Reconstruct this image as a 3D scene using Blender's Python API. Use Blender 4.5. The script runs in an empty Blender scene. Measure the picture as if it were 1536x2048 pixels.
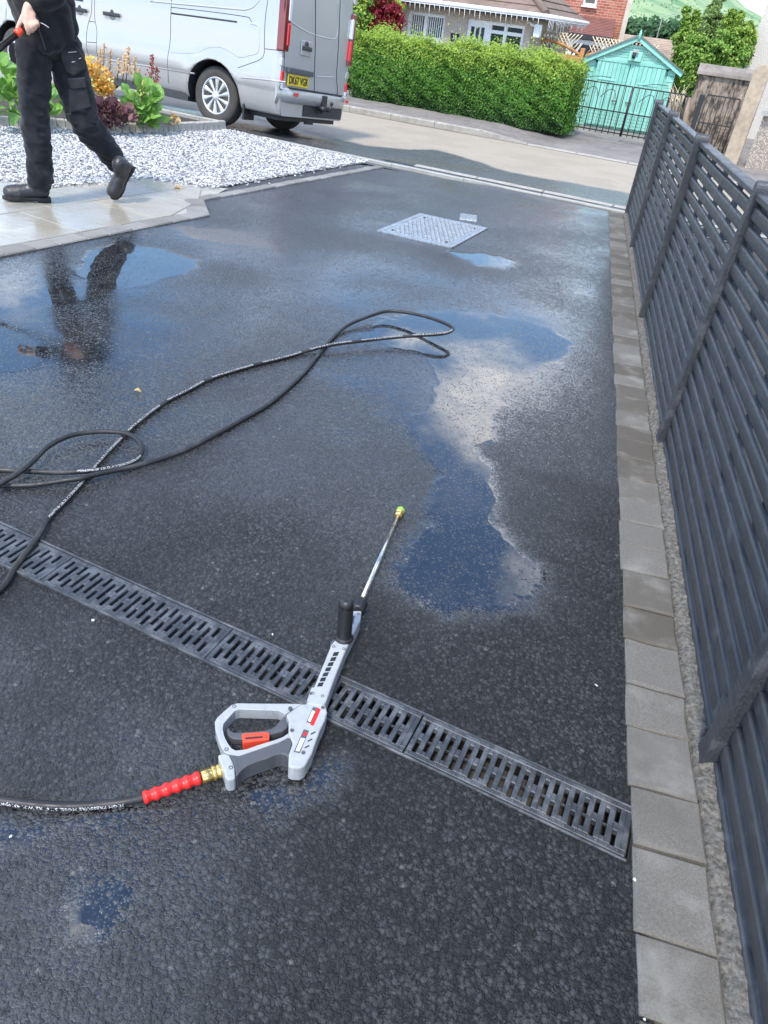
import bpy, bmesh, math, random
import numpy as np
from mathutils import Vector, Matrix, noise as mnoise
random.seed(7); rng = np.random.default_rng(7)
scene = bpy.context.scene
COL = scene.collection
R = math.radians

# ---------------------------------------------------------------- camera
CAM_H, FPX, PITCH, ROLL, VPX = 1.30, 1400.0, R(35.7), R(7.4), 1216.0
_d = np.array([-math.sin(ROLL)*math.cos(PITCH), math.cos(ROLL)*math.cos(PITCH), math.sin(PITCH)])
_x = VPX-768; _y = -(_d[0]*_x+_d[2]*FPX)/_d[1]
_Y = np.array([_x, _y, FPX]); _Y /= np.linalg.norm(_Y)
_X = np.cross(_Y, -_d)
RW = np.array([_X, _Y, -_d])            # world axes in camera coordinates (x right, y down, z forward)
cam = bpy.data.cameras.new('camera'); cam_o = bpy.data.objects.new('camera', cam); COL.objects.link(cam_o)
_right, _up, _back = RW@np.array([1, 0, 0]), RW@np.array([0, -1, 0]), RW@np.array([0, 0, -1])
cam_o.matrix_world = Matrix(((_right[0], _up[0], _back[0], 0), (_right[1], _up[1], _back[1], 0), (_right[2], _up[2], _back[2], CAM_H), (0, 0, 0, 1)))
cam.sensor_fit = 'HORIZONTAL'; cam.sensor_width = 36; cam.lens = 36*FPX/1536; cam.clip_end = 6000; cam.clip_start = 0.02
scene.camera = cam_o

# ---------------------------------------------------------------- sky, sun, exposure
SUN_EL, SUN_AZ = R(57), R(-170)          # azimuth from +Y towards +X
world = bpy.data.worlds.new('World'); scene.world = world; world.use_nodes = True
wn = world.node_tree; wn.nodes.clear()
def wnode(t, **k):
    n = wn.nodes.new(t)
    for a, b in k.items(): setattr(n, a, b)
    return n
w_out = wnode('ShaderNodeOutputWorld'); w_bg = wnode('ShaderNodeBackground'); w_bg.inputs[1].default_value = 0.14
sky = wnode('ShaderNodeTexSky', sky_type='NISHITA', sun_disc=False, sun_elevation=SUN_EL, sun_rotation=SUN_AZ, air_density=1.15, dust_density=0.3, ozone_density=4.0)
w_tc = wnode('ShaderNodeTexCoord'); w_sep = wnode('ShaderNodeSeparateXYZ')
wn.links.new(w_tc.outputs['Generated'], w_sep.inputs[0])
# cloud deck: project the direction on a plane overhead
w_z = wnode('ShaderNodeMath', operation='MAXIMUM'); wn.links.new(w_sep.outputs[2], w_z.inputs[0]); w_z.inputs[1].default_value = 0.03
w_za = wnode('ShaderNodeMath', operation='ADD'); wn.links.new(w_z.outputs[0], w_za.inputs[0]); w_za.inputs[1].default_value = 0.12
w_dx = wnode('ShaderNodeMath', operation='DIVIDE'); wn.links.new(w_sep.outputs[0], w_dx.inputs[0]); wn.links.new(w_za.outputs[0], w_dx.inputs[1])
w_dy = wnode('ShaderNodeMath', operation='DIVIDE'); wn.links.new(w_sep.outputs[1], w_dy.inputs[0]); wn.links.new(w_za.outputs[0], w_dy.inputs[1])
w_c = wnode('ShaderNodeCombineXYZ'); wn.links.new(w_dx.outputs[0], w_c.inputs[0]); wn.links.new(w_dy.outputs[0], w_c.inputs[1]); w_c.inputs[2].default_value = 9.5
w_n = wnode('ShaderNodeTexNoise'); w_n.inputs['Scale'].default_value = 1.55; w_n.inputs['Detail'].default_value = 7; w_n.inputs['Roughness'].default_value = 0.56; w_n.inputs['Distortion'].default_value = 0.35
wn.links.new(w_c.outputs[0], w_n.inputs['Vector'])
w_r = wnode('ShaderNodeMapRange', interpolation_type='SMOOTHSTEP'); w_r.inputs[1].default_value = 0.50; w_r.inputs[2].default_value = 0.64; w_r.inputs[3].default_value = 0.0; w_r.inputs[4].default_value = 0.95
wn.links.new(w_n.outputs[0], w_r.inputs[0])
# the deck closes up towards the horizon
w_h = wnode('ShaderNodeMapRange', interpolation_type='SMOOTHSTEP'); w_h.inputs[1].default_value = 0.03; w_h.inputs[2].default_value = 0.20; w_h.inputs[3].default_value = 0.60; w_h.inputs[4].default_value = 0.0
wn.links.new(w_sep.outputs[2], w_h.inputs[0])
w_m = wnode('ShaderNodeMath', operation='MAXIMUM'); wn.links.new(w_r.outputs[0], w_m.inputs[0]); wn.links.new(w_h.outputs[0], w_m.inputs[1])
w_mix = wnode('ShaderNodeMixRGB'); w_mix.inputs[2].default_value = (15.8, 15.6, 15.6, 1)
wn.links.new(w_m.outputs[0], w_mix.inputs[0]); w_hs = wnode('ShaderNodeHueSaturation'); w_hs.inputs['Saturation'].default_value = 1.12; w_hs.inputs['Value'].default_value = 1.75; wn.links.new(sky.outputs[0], w_hs.inputs['Color']); wn.links.new(w_hs.outputs[0], w_mix.inputs[1])
wn.links.new(w_mix.outputs[0], w_bg.inputs[0]); wn.links.new(w_bg.outputs[0], w_out.inputs[0])

sun = bpy.data.lights.new('sun', 'SUN'); sun.energy = 2.9; sun.angle = R(9); sun.color = (1.0, 0.93, 0.81)
sun_o = bpy.data.objects.new('sun', sun); COL.objects.link(sun_o)
_sd = Vector((math.sin(SUN_AZ)*math.cos(SUN_EL), math.cos(SUN_AZ)*math.cos(SUN_EL), math.sin(SUN_EL)))
sun_o.rotation_euler = _sd.to_track_quat('Z', 'Y').to_euler(); sun_o.location = _sd*40
vs = scene.view_settings; vs.view_transform = 'Standard'; vs.look = 'None'; vs.gamma = 1.0; vs.exposure = 0.62; vs.use_curve_mapping = False
scene.cycles.max_bounces = 5; scene.cycles.use_denoising = True

# ---------------------------------------------------------------- helpers
GY = 0.02                                # fall of the drive towards the street
def ray(px, py): return RW@np.array([px-768, py-1024, FPX])
def gz(x, y): return -GY*y
def at(px, py, dz=0.0):                  # where a pixel's ray meets the drive plane (dz above it)
    d = ray(px, py); n = np.array([0, GY, 1.0]); o = np.array([0, 0, CAM_H-dz])
    t = -(n@o)/(n@d); p = np.array([0, 0, CAM_H])+t*d
    return Vector(p)
def atz(px, py, z):                      # ... a level plane
    d = ray(px, py); t = (z-CAM_H)/d[2]; return Vector(np.array([0, 0, CAM_H])+t*d)
def aty(px, py, Y):                      # ... the plane y = Y
    d = ray(px, py); t = Y/d[1]; return Vector(np.array([0, 0, CAM_H])+t*d)
def atx(px, py, X):
    d = ray(px, py); t = X/d[0]; return Vector(np.array([0, 0, CAM_H])+t*d)
def atpl(px, py, p0, n):                 # ... any plane
    d = ray(px, py); n = np.array(n, float); o = np.array([0, 0, CAM_H]); t = (n@(np.array(p0)-o))/(n@d); return Vector(o+t*d)
SA = Vector((-0.981, 0.196, 0)); SP = Vector((0.196, 0.981, 0))   # along the street (leftwards), across it (away)

class MB:
    def __init__(s): s.v = []; s.f = []; s.m = []; s.cur = 0; s.smooth = False; s.sm = []
    def add(s, vs, fs, smooth=None):
        b = len(s.v); s.v += [tuple(v) for v in vs]
        for f in fs: s.f.append(tuple(i+b for i in f)); s.m.append(s.cur); s.sm.append(s.smooth if smooth is None else smooth)
        return s
    def box(s, c, size, M=None, taper=1.0):
        cx, cy, cz = c; x, y, z = [q/2 for q in size]
        vs = [Vector((sx*x*(taper if sz > 0 else 1), sy*y*(taper if sz > 0 else 1), sz*z)) for sz in (-1, 1) for sx, sy in ((-1, -1), (1, -1), (1, 1), (-1, 1))]
        vs = [v+Vector(c) for v in vs]
        if M is not None: vs = [M@v for v in vs]
        return s.add(vs, [(3, 2, 1, 0), (4, 5, 6, 7), (0, 1, 5, 4), (1, 2, 6, 5), (2, 3, 7, 6), (3, 0, 4, 7)], False)
    def bev(s, c, size, b, M=None):      # box with its top edges chamfered
        x, y, z = [q/2 for q in size]; vs = []
        for zz, i in ((-z, 0), (z-b, 0), (z, b)):
            vs += [Vector((sx*(x-i), sy*(y-i), zz))+Vector(c) for sx, sy in ((-1, -1), (1, -1), (1, 1), (-1, 1))]
        if M is not None: vs = [M@v for v in vs]
        fs = [(3, 2, 1, 0), (8, 9, 10, 11)]
        for k in (0, 4):
            for i in range(4): j = (i+1) % 4; fs.append((k+i, k+j, k+4+j, k+4+i))
        return s.add(vs, fs, False)
    def prism(s, poly, z0, z1, M=None):  # polygon (x,y) extruded in z
        n = len(poly); vs = [Vector((p[0], p[1], z0)) for p in poly]+[Vector((p[0], p[1], z1)) for p in poly]
        if M is not None: vs = [M@v for v in vs]
        fs = [tuple(range(n-1, -1, -1)), tuple(range(n, 2*n))]+[(i, (i+1) % n, n+(i+1) % n, n+i) for i in range(n)]
        return s.add(vs, fs, False)
    def slabpoly(s, top, h, b=0.0):      # polygon given as 3-D points, thickened downwards
        n = len(top); c = sum((Vector(p) for p in top), Vector())/n
        up = [Vector(p)+((c-Vector(p)).normalized()*b) for p in top]
        mid = [Vector(p)-Vector((0, 0, b)) for p in top]; lo = [Vector(p)-Vector((0, 0, h)) for p in top]
        vs = lo+mid+up; fs = [tuple(range(n-1, -1, -1)), tuple(range(2*n, 3*n))]
        for k in (0, n): fs += [(k+i, k+(i+1) % n, k+n+(i+1) % n, k+n+i) for i in range(n)]
        return s.add(vs, fs, False)
    def tube(s, pts, r, seg=8, cap=True, smooth=True):
        pts = [Vector(p) for p in pts]; n = len(pts); rr = r if hasattr(r, '__len__') else [r]*n
        vs = []; prev = None
        for i, p in enumerate(pts):
            t = (pts[min(i+1, n-1)]-pts[max(i-1, 0)])
            t = t.normalized() if t.length > 1e-9 else Vector((0, 0, 1))
            if prev is None:
                u = t.cross(Vector((0, 0, 1)));
                if u.length < 1e-3: u = t.cross(Vector((1, 0, 0)))
                u.normalize()
            else:
                u = prev-t*prev.dot(t); u.normalize()
            prev = u; w = t.cross(u)
            vs += [p+(u*math.cos(2*math.pi*k/seg)+w*math.sin(2*math.pi*k/seg))*rr[i] for k in range(seg)]
        fs = [(i*seg+k, i*seg+(k+1) % seg, (i+1)*seg+(k+1) % seg, (i+1)*seg+k) for i in range(n-1) for k in range(seg)]
        s.add(vs, fs, smooth)
        if cap:
            b = len(s.v)-n*seg
            for ring, rev in ((0, True), (n-1, False)):
                f = [b+ring*seg+k for k in range(seg)]; s.f.append(tuple(f[::-1] if rev else f)); s.m.append(s.cur); s.sm.append(False)
        return s
    def lathe(s, prof, seg=16, M=None, smooth=True):   # profile (r,z) about local z
        vs = []
        for r, z in prof: vs += [Vector((r*math.cos(2*math.pi*k/seg), r*math.sin(2*math.pi*k/seg), z)) for k in range(seg)]
        if M is not None: vs = [M@v for v in vs]
        n = len(prof); fs = [(i*seg+k, i*seg+(k+1) % seg, (i+1)*seg+(k+1) % seg, (i+1)*seg+k) for i in range(n-1) for k in range(seg)]
        fs += [tuple(range(seg-1, -1, -1)), tuple((n-1)*seg+k for k in range(seg))]
        return s.add(vs, fs, smooth)
    def grid(s, P, smooth=True):         # P[i][j] -> point
        n, m = len(P), len(P[0]); vs = [p for row in P for p in row]
        return s.add(vs, [(i*m+j, i*m+j+1, (i+1)*m+j+1, (i+1)*m+j) for i in range(n-1) for j in range(m-1)], smooth)
    def mesh(s, name, mats):
        me = bpy.data.meshes.new(name); me.from_pydata(s.v, [], s.f)
        for m in (mats if isinstance(mats, (list, tuple)) else [mats]): me.materials.append(m)
        me.polygons.foreach_set('material_index', s.m); me.polygons.foreach_set('use_smooth', s.sm); me.update()
        return me
    def build(s, name, mats, parent=None, loc=None):
        o = bpy.data.objects.new(name, s.mesh(name, mats)); COL.objects.link(o)
        if parent is not None: o.parent = parent
        if loc is not None: o.location = loc
        return o
def tag(o, label=None, cat=None, group=None, kind=None):
    if label: o['label'] = label
    if cat: o['category'] = cat
    if group: o['group'] = group
    if kind: o['kind'] = kind
    return o
def empty(name, loc=(0, 0, 0), rot=(0, 0, 0)):
    o = bpy.data.objects.new(name, None); COL.objects.link(o); o.location = loc; o.rotation_euler = rot; o.empty_display_size = .1; return o
def inst(name, me, parent=None, M=None):
    o = bpy.data.objects.new(name, me); COL.objects.link(o)
    if parent is not None: o.parent = parent
    if M is not None: o.matrix_local = M
    return o
def bevel(o, w=0.003, seg=2, ang=35):
    m = o.modifiers.new('bevel', 'BEVEL'); m.width = w; m.segments = seg; m.limit_method = 'ANGLE'; m.angle_limit = R(ang); return o
def catmull(pts, n=8):
    pts = [Vector(p) for p in pts]; out = []
    for i in range(len(pts)-1):
        p0, p1, p2, p3 = pts[max(i-1, 0)], pts[i], pts[i+1], pts[min(i+2, len(pts)-1)]
        for k in range(n):
            t = k/n; out.append(0.5*((2*p1)+(p2-p0)*t+(2*p0-5*p1+4*p2-p3)*t*t+(3*p1-p0-3*p2+p3)*t**3))
    out.append(pts[-1]); return out
def frame(o, x, y=None, z=None):          # matrix from origin and axes
    x = Vector(x).normalized()
    if z is None: z = Vector((0, 0, 1))
    z = Vector(z); y = z.cross(x).normalized() if y is None else Vector(y).normalized(); z = x.cross(y)
    return Matrix(((x[0], y[0], z[0], o[0]), (x[1], y[1], z[1], o[1]), (x[2], y[2], z[2], o[2]), (0, 0, 0, 1)))

# ---------------------------------------------------------------- materials
class NT:
    def __init__(s, name):
        s.mat = bpy.data.materials.new(name); s.mat.use_nodes = True; s.t = s.mat.node_tree; s.t.nodes.clear()
        s.out = s.t.nodes.new('ShaderNodeOutputMaterial'); s.b = s.t.nodes.new('ShaderNodeBsdfPrincipled'); s.t.links.new(s.b.outputs[0], s.out.inputs[0])
        s.tc = s.t.nodes.new('ShaderNodeTexCoord')
    def n(s, t, **k):
        n = s.t.nodes.new(t)
        for a, b in k.items(): setattr(n, a, b)
        return n
    def l(s, a, b): s.t.links.new(a, b)
    def val(s, sock, v):
        if hasattr(v, 'type') and hasattr(v, 'is_output'): s.l(v, sock)
        else: sock.default_value = v
    def math(s, op, a, b=0.0, clamp=False):
        n = s.n('ShaderNodeMath', operation=op, use_clamp=clamp); s.val(n.inputs[0], a); s.val(n.inputs[1], b); return n.outputs[0]
    def noise(s, scale, detail=4, rough=.55, co=None, dist=0.0, dim='3D'):
        n = s.n('ShaderNodeTexNoise', noise_dimensions=dim); n.inputs['Scale'].default_value = scale; n.inputs['Detail'].default_value = detail; n.inputs['Roughness'].default_value = rough; n.inputs['Distortion'].default_value = dist
        s.l(co or s.tc.outputs['Object'], n.inputs['Vector']); return n.outputs[0]
    def vor(s, scale, feature='F1', co=None, rnd=1.0, out=0, dim='3D'):
        n = s.n('ShaderNodeTexVoronoi', feature=feature, voronoi_dimensions=dim); n.inputs['Scale'].default_value = scale; n.inputs['Randomness'].default_value = rnd
        s.l(co or s.tc.outputs['Object'], n.inputs['Vector']); return n.outputs[out]
    def rng(s, v, a, b, c=0.0, d=1.0, smooth=True):
        n = s.n('ShaderNodeMapRange', interpolation_type='SMOOTHSTEP' if smooth else 'LINEAR'); s.val(n.inputs[0], v)
        for i, q in enumerate((a, b, c, d)): s.val(n.inputs[i+1], q)
        return n.outputs[0]
    def mix(s, f, a, b):
        n = s.n('ShaderNodeMixRGB'); s.val(n.inputs[0], f)
        for i, q in ((1, a), (2, b)):
            if isinstance(q, (tuple, list)): n.inputs[i].default_value = (*q[:3], 1)
            else: s.l(q, n.inputs[i])
        return n.outputs[0]
    def bump(s, h, strength=.4, dist=.01):
        n = s.n('ShaderNodeBump'); n.inputs['Strength'].default_value = strength; n.inputs['Distance'].default_value = dist; s.l(h, n.inputs['Height']); s.l(n.outputs[0], s.b.inputs['Normal']); return n
    def set(s, color=None, rough=None, metal=None, spec=None, trans=None, coat=None):
        for k, v in (('Base Color', color), ('Roughness', rough), ('Metallic', metal), ('Specular IOR Level', spec), ('Transmission Weight', trans), ('Coat Weight', coat)):
            if v is None: continue
            if isinstance(v, (tuple, list)): s.b.inputs[k].default_value = (*v[:3], 1)
            else: s.val(s.b.inputs[k], v)
        return s.mat
    def objrand(s):
        return s.n('ShaderNodeObjectInfo').outputs['Random']
def plain(name, col, rough=.5, metal=0.0, spec=.5, var=.15, scale=20, bump=0.0, bdist=.002, coat=None, rvar=.1):
    m = NT(name); a = m.noise(scale, 4); b = m.noise(scale*.17, 3)
    f = m.math('ADD', m.math('MULTIPLY', a, .5), m.math('MULTIPLY', b, .5))
    c = m.mix(m.rng(f, .3, .7), tuple(q*(1-var) for q in col), tuple(min(1, q*(1+var)) for q in col))
    m.set(c, m.rng(a, .3, .7, max(.02, rough-rvar), min(1, rough+rvar)), metal, spec, coat=coat)
    if bump: m.bump(a, bump, bdist)
    return m.mat
def haspart(m, *k): return m

# ================================================================= THE DRIVE
# drain line (runs roughly parallel to the street)
_t0, _t1 = at(0, 1049), at(1259, 1617); _b0, _b1 = at(0, 1127), at(1267, 1723)
DR_R = (_t1+_b1)/2; DR_L = (_t0+_b0)/2
DR_D = (DR_L-DR_R); DR_D.z = 0; DR_D.normalize(); DR_N = Vector((-DR_D.y, DR_D.x, 0))
if DR_N.y < 0: DR_N = -DR_N
DR_W = 0.128
EDGE_X = 0.425                                        # drive / paver edge

PUD = [  # outline in the photograph's pixels (stood on the drive plane), depth, softness in metres
 ([(808,1150),(830,1180),(900,1205),(980,1215),(1050,1200),(1078,1170),(1060,1120),(1010,1080),(990,1020),(985,950),(950,905),(978,850),(975,820),(900,795),(830,835),(860,900),(880,950),(870,1000),(850,1060),(815,1110)], 1.0, .075),
 ([(730,668),(780,640),(860,630),(960,630),(1060,652),(1145,690),(1120,708),(1030,737),(975,770),(975,820),(900,800),(880,730),(850,700),(790,692)], 1.0, .07),
 ([(640,748),(720,757),(800,775),(900,800),(900,830),(830,830),(760,792),(690,772)], .62, .09),
 ([(185,502),(240,486),(310,498),(390,520),(372,543),(310,556),(250,574),(195,572),(172,548)], 1.0, .07),
 ([(30,598),(110,574),(165,580),(120,602),(0,622),(-120,650),(-120,612)], .95, .07),
 ([(-140,610),(0,650),(30,672),(66,694),(78,715),(40,737),(0,737),(-140,740)], 1.0, .05),
 ([(905,505),(960,508),(1018,520),(1008,536),(960,528)], 1.0, .08),
 ([(365,457),(420,457),(480,470),(520,486),(450,485),(385,474)], .95, .08),
 ([(150,1855),(155,1802),(197,1772),(252,1756),(264,1782),(234,1828),(192,1862)], .80, .04),
 ([(500,1580),(600,1545),(670,1530),(645,1585),(560,1610)], .62, .06),
 ([(-80,1655),(100,1640),(230,1612),(300,1618),(120,1665),(-80,1720)], .60, .03),
 ([(1000,590),(1100,560),(1180,600),(1200,660),(1120,640)], .50, .25),
 ([(880,400),(1000,395),(1180,430),(1150,470),(1000,430)], .46, .3),
 ([(520,440),(700,420),(760,520),(600,560),(450,520)], .40, .4),
]
def sdpoly(P, X, Y):
    d = np.full(X.shape, 1e9); inside = np.zeros(X.shape, bool); n = len(P)
    for i in range(n):
        ax, ay = P[i]; bx, by = P[(i+1) % n]; ex, ey = bx-ax, by-ay
        t = np.clip(((X-ax)*ex+(Y-ay)*ey)/(ex*ex+ey*ey), 0, 1)
        d = np.minimum(d, np.hypot(X-ax-t*ex, Y-ay-t*ey))
        c = ((ay > Y) != (by > Y)) & (X < (bx-ax)*(Y-ay)/(by-ay+1e-12)+ax); inside ^= c
    return np.where(inside, -d, d)
def vnoise(X, Y, sc, seed=0):                          # smooth value noise
    xs, ys = X*sc+seed*17.3+500, Y*sc+seed*9.1+500; xi, yi = np.floor(xs).astype(int), np.floor(ys).astype(int); fx, fy = xs-xi, ys-yi
    fx = fx*fx*(3-2*fx); fy = fy*fy*(3-2*fy)
    def h(a, b): return np.modf(np.abs(np.sin(a*127.1+b*311.7+seed*74.7)*43758.5453))[0]
    return (h(xi, yi)*(1-fx)+h(xi+1, yi)*fx)*(1-fy)+(h(xi, yi+1)*(1-fx)+h(xi+1, yi+1)*fx)*fy
def fbm(X, Y, sc, oct=4, seed=0):
    s = 0; a = .5
    for k in range(oct): s = s+a*vnoise(X, Y, sc*2**k, seed+k); a *= .5
    return s/(1-.5**oct)
def water_at(X, Y):
    w = -.05+.54*fbm(X, Y, 1.5, 4, 3)+.27*np.clip((Y-.9)/1.3, 0, 1)+.12*np.clip((-.05-X)/.5, 0, 1)*np.clip((1.25-Y)/.4, 0, 1)-.05*np.clip((1.5-Y)/1.0, 0, 1)
    w = w-.16*np.clip((X+.1)/.45, 0, 1)*np.clip((4.5-Y)/3, 0, 1)          # drier along the right edge
    jag = (fbm(X, Y, 9, 4, 5)-.5)*.9
    for P, dep, soft in PUD:
        Q = [(p.x, p.y) for p in (at(*q) for q in P)]
        d = sdpoly(Q, X, Y)+jag*soft*1.6
        f = np.clip(.5-d/(2*soft), 0, 1); f = f*f*(3-2*f)
        halo = np.exp(-np.clip(d, 0, None)/.16)*.13*dep
        w = np.maximum(w+halo*(1-f), dep*f+(w+halo)*(1-f))
    return np.clip(w, 0, 1)

def drive_zone(x0, x1, y0, y1, s, V, F, W):
    nx, ny = max(2, int(round((x1-x0)/s))+1), max(2, int(round((y1-y0)/s))+1)
    X, Y = np.meshgrid(np.linspace(x0, x1, nx), np.linspace(y0, y1, ny))
    Z = -GY*Y+.004*(fbm(X, Y, 1.1, 2, 11)-.5)
    w = water_at(X, Y)
    b = sum(len(v) for v in V); V.append(np.stack([X.ravel(), Y.ravel(), Z.ravel()], 1)); W.append(w.ravel())
    i, j = np.meshgrid(np.arange(nx-1), np.arange(ny-1)); a = (j*nx+i)
    cx, cy = (X[:-1, :-1]+X[1:, 1:])/2, (Y[:-1, :-1]+Y[1:, 1:])/2
    dd = (cx-DR_R.x)*DR_N.x+(cy-DR_R.y)*DR_N.y
    keep = (np.abs(dd) > DR_W/2-.006).ravel()
    f = np.stack([a, a+1, a+nx+1, a+nx], -1).reshape(-1, 4)[keep]+b; F.append(f)
V, F, W = [], [], []
for z in ((-1.6, EDGE_X+.03, .1, 1.7, .004), (-2.95, EDGE_X+.03, 1.7, 3.4, .008), (-4.6, EDGE_X+.03, 3.4, 8.3, .018), (-4.6, -1.6, -1.2, 1.7, .035), (-4.6, -2.95, 1.7, 3.4, .03), (-1.6, EDGE_X+.03, -1.2, .1, .03)):
    drive_zone(*z, V, F, W)
V = np.concatenate(V); F = np.concatenate(F); W = np.concatenate(W)
me = bpy.data.meshes.new('driveway'); me.vertices.add(len(V)); me.vertices.foreach_set('co', V.astype(np.float32).ravel())
me.loops.add(F.size); me.loops.foreach_set('vertex_index', F.astype(np.int32).ravel())
me.polygons.add(len(F)); me.polygons.foreach_set('loop_start', np.arange(0, F.size, 4, dtype=np.int32)); me.polygons.foreach_set('loop_total', np.full(len(F), 4, dtype=np.int32))
me.polygons.foreach_set('use_smooth', np.ones(len(F), bool)); me.update(calc_edges=True)
att = me.attributes.new('water', 'FLOAT', 'POINT'); att.data.foreach_set('value', W.astype(np.float32))

def mat_tarmac():
    m = NT('wet_tarmac'); co = m.tc.outputs['Object']
    wob = m.n('ShaderNodeVectorMath', operation='ADD'); nz = m.n('ShaderNodeTexNoise', noise_dimensions='2D'); nz.inputs['Detail'].default_value = 1; nz.inputs['Scale'].default_value = 60; m.l(co, nz.inputs[0])
    sc = m.n('ShaderNodeVectorMath', operation='SCALE'); m.l(nz.outputs['Color'], sc.inputs[0]); sc.inputs['Scale'].default_value = .006
    m.l(co, wob.inputs[0]); m.l(sc.outputs[0], wob.inputs[1]); wc = wob.outputs[0]
    def layer(scale, metric, rad):
        v = m.n('ShaderNodeTexVoronoi', voronoi_dimensions='2D', distance=metric); v.inputs['Scale'].default_value = scale; m.l(wc, v.inputs['Vector'])
        sp = m.n('ShaderNodeSeparateColor'); m.l(v.outputs['Color'], sp.inputs[0])
        prof = m.math('SUBTRACT', 1.0, m.math('POWER', m.math('DIVIDE', v.outputs['Distance'], rad, True), 2.2))
        return m.math('MULTIPLY', prof, m.math('ADD', .38, m.math('MULTIPLY', sp.outputs[2], .62))), sp
    ha, sepc = layer(92, 'EUCLIDEAN', .62); hb, sepb = layer(205, 'MANHATTAN', .85)
    big = m.noise(22, 2, .5, co, dim='2D'); gn2 = m.noise(170, 4, .75, co, dim='2D')
    h = m.math('MAXIMUM', ha, m.math('MULTIPLY', hb, .88))
    h = m.math('ADD', m.math('MULTIPLY', h, .76), m.math('ADD', m.math('MULTIPLY', m.rng(gn2, .28, .72, -.1, .9, False), .26), m.math('MULTIPLY', m.math('SUBTRACT', big, .5), .32)))
    at_ = m.n('ShaderNodeAttribute', attribute_name='water'); w = at_.outputs['Fac']
    lvl = m.math('MINIMUM', m.math('SUBTRACT', m.math('MULTIPLY', w, 1.30), .12), .80)
    surf = m.n('ShaderNodeMath', operation='SMOOTH_MAX'); m.l(h, surf.inputs[0]); m.l(lvl, surf.inputs[1]); surf.inputs[2].default_value = .22
    under = m.rng(m.math('SUBTRACT', lvl, h), -.10, .22)
    stone = m.mix(m.rng(sepc.outputs[0], .1, .95), (.010, .0102, .011), (.064, .065, .069))
    stain = m.noise(2.6, 4, .65, co, dim='2D'); stone = m.mix(m.rng(stain, .35, .68, .0, .45), stone, (.006, .006, .0065))
    pale = m.rng(sepc.outputs[1], .988, .995); stone = m.mix(m.math('MULTIPLY', pale, .8), stone, (.16, .155, .145))
    stone = m.mix(m.rng(h, .26, .60), (.0035, .0035, .004), stone)  # occlusion shade put into the colour: low gaps between stones go black
    silt = m.mix(m.rng(m.noise(2.1, 3, .6, co, dim='2D'), .45, .75), (.012, .012, .013), (.034, .032, .028))
    col = m.mix(m.math('MULTIPLY', under, m.rng(w, .5, .95, .25, .8)), stone, silt)
    ro = m.rng(under, 0, 1, 1, 0)
    dry = m.rng(w, .10, .50, .40, .22)
    rough = m.math('ADD', m.math('MULTIPLY', dry, ro), m.rng(w, .50, .92, .22, .010), True)
    m.set(col, rough, 0, m.math('MAXIMUM', m.rng(under, 0, 1, .55, 1.0), m.rng(w, .20, .40, .55, 1.0))); m.b.inputs['IOR'].default_value = 1.6
    bm = m.bump(surf.outputs[0], 1.0, .0085)
    dp = m.n('ShaderNodeDisplacement'); m.l(surf.outputs[0], dp.inputs['Height']); dp.inputs['Midlevel'].default_value = .9; dp.inputs['Scale'].default_value = .0026
    m.l(dp.outputs[0], m.out.inputs['Displacement']); m.mat.displacement_method = 'BOTH'
    return m.mat
M_TAR = mat_tarmac(); me.materials.append(M_TAR)
drive = bpy.data.objects.new('driveway', me); COL.objects.link(drive); tag(drive, 'wet black tarmac driveway with puddles', None, None, 'structure')

# earth under everything
M_EARTH = plain('earth', (.05, .045, .038), .95, var=.3, scale=6, bump=.4)
g = MB(); g.grid([[(x, y, -.06-GY*min(max(y, -5), 8)-(.6 if y > 8.4 else .0)-(.0 if y < 15 else .2)) for x in (-900, -60, -12, -6, 0, 1, 12, 60, 900)] for y in (-300, -20, -2, 8.3, 8.5, 15, 30, 60, 900)], False)
tag(g.build('ground', M_EARTH), 'bare ground under and around the plots', None, None, 'structure')

# ================================================================= RIGHT-HAND PAVER EDGING
def mat_paver(name='paver_concrete', a=(.115, .110, .100), b=(.185, .178, .163), rv=.85):
    m = NT(name); r = m.objrand(); co = m.tc.outputs['Object']
    geo = m.n('ShaderNodeNewGeometry').outputs['Position']
    f = m.noise(260, 3, .7, geo); f2 = m.noise(7, 4, .6, geo); sp = m.vor(330, 'F1', geo)
    c = m.mix(m.rng(f, .3, .7), a, b)
    c = m.mix(m.rng(r, .1, .9, 0, rv), c, (.085, .074, .060)); 
    c = m.mix(m.rng(f2, .48, .78, 0, .55), c, (.30, .30, .285))
    c = m.mix(m.rng(m.noise(3.1, 3, .6, geo), .5, .75, 0, .5), c, (.09, .085, .075))
    c = m.mix(m.rng(sp, .05, .16, .55, 0), c, (.42, .40, .36))
    m.set(c, m.rng(f2, .3, .7, .62, .9), 0, .35); m.bump(m.math('ADD', f, m.math('MULTIPLY', f2, .6)), .55, .0025)
    return m.mat
M_PAV = mat_paver(); M_PAVL = mat_paver('paver_concrete_pale', (.21, .212, .21), (.30, .302, .30))
def mat_mortar():
    m = NT('rough_mortar'); f = m.noise(90, 5, .7); v = m.vor(75)
    c = m.mix(m.rng(f, .3, .7), (.075, .072, .066), (.21, .20, .18)); c = m.mix(m.rng(m.noise(9, 4), .5, .7, 0, .6), c, (.13, .13, .13))
    m.set(c, .95, 0, .2); m.bump(m.math('SUBTRACT', f, v), .9, .006); return m.mat
M_MORT = mat_mortar()
PW = .150; PX0 = EDGE_X; PX1 = EDGE_X+PW
strip = MB(); ys = np.arange(-1.2, 8.02, .012); xs = np.linspace(PX0-.005, .70, 26); P = []
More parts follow.
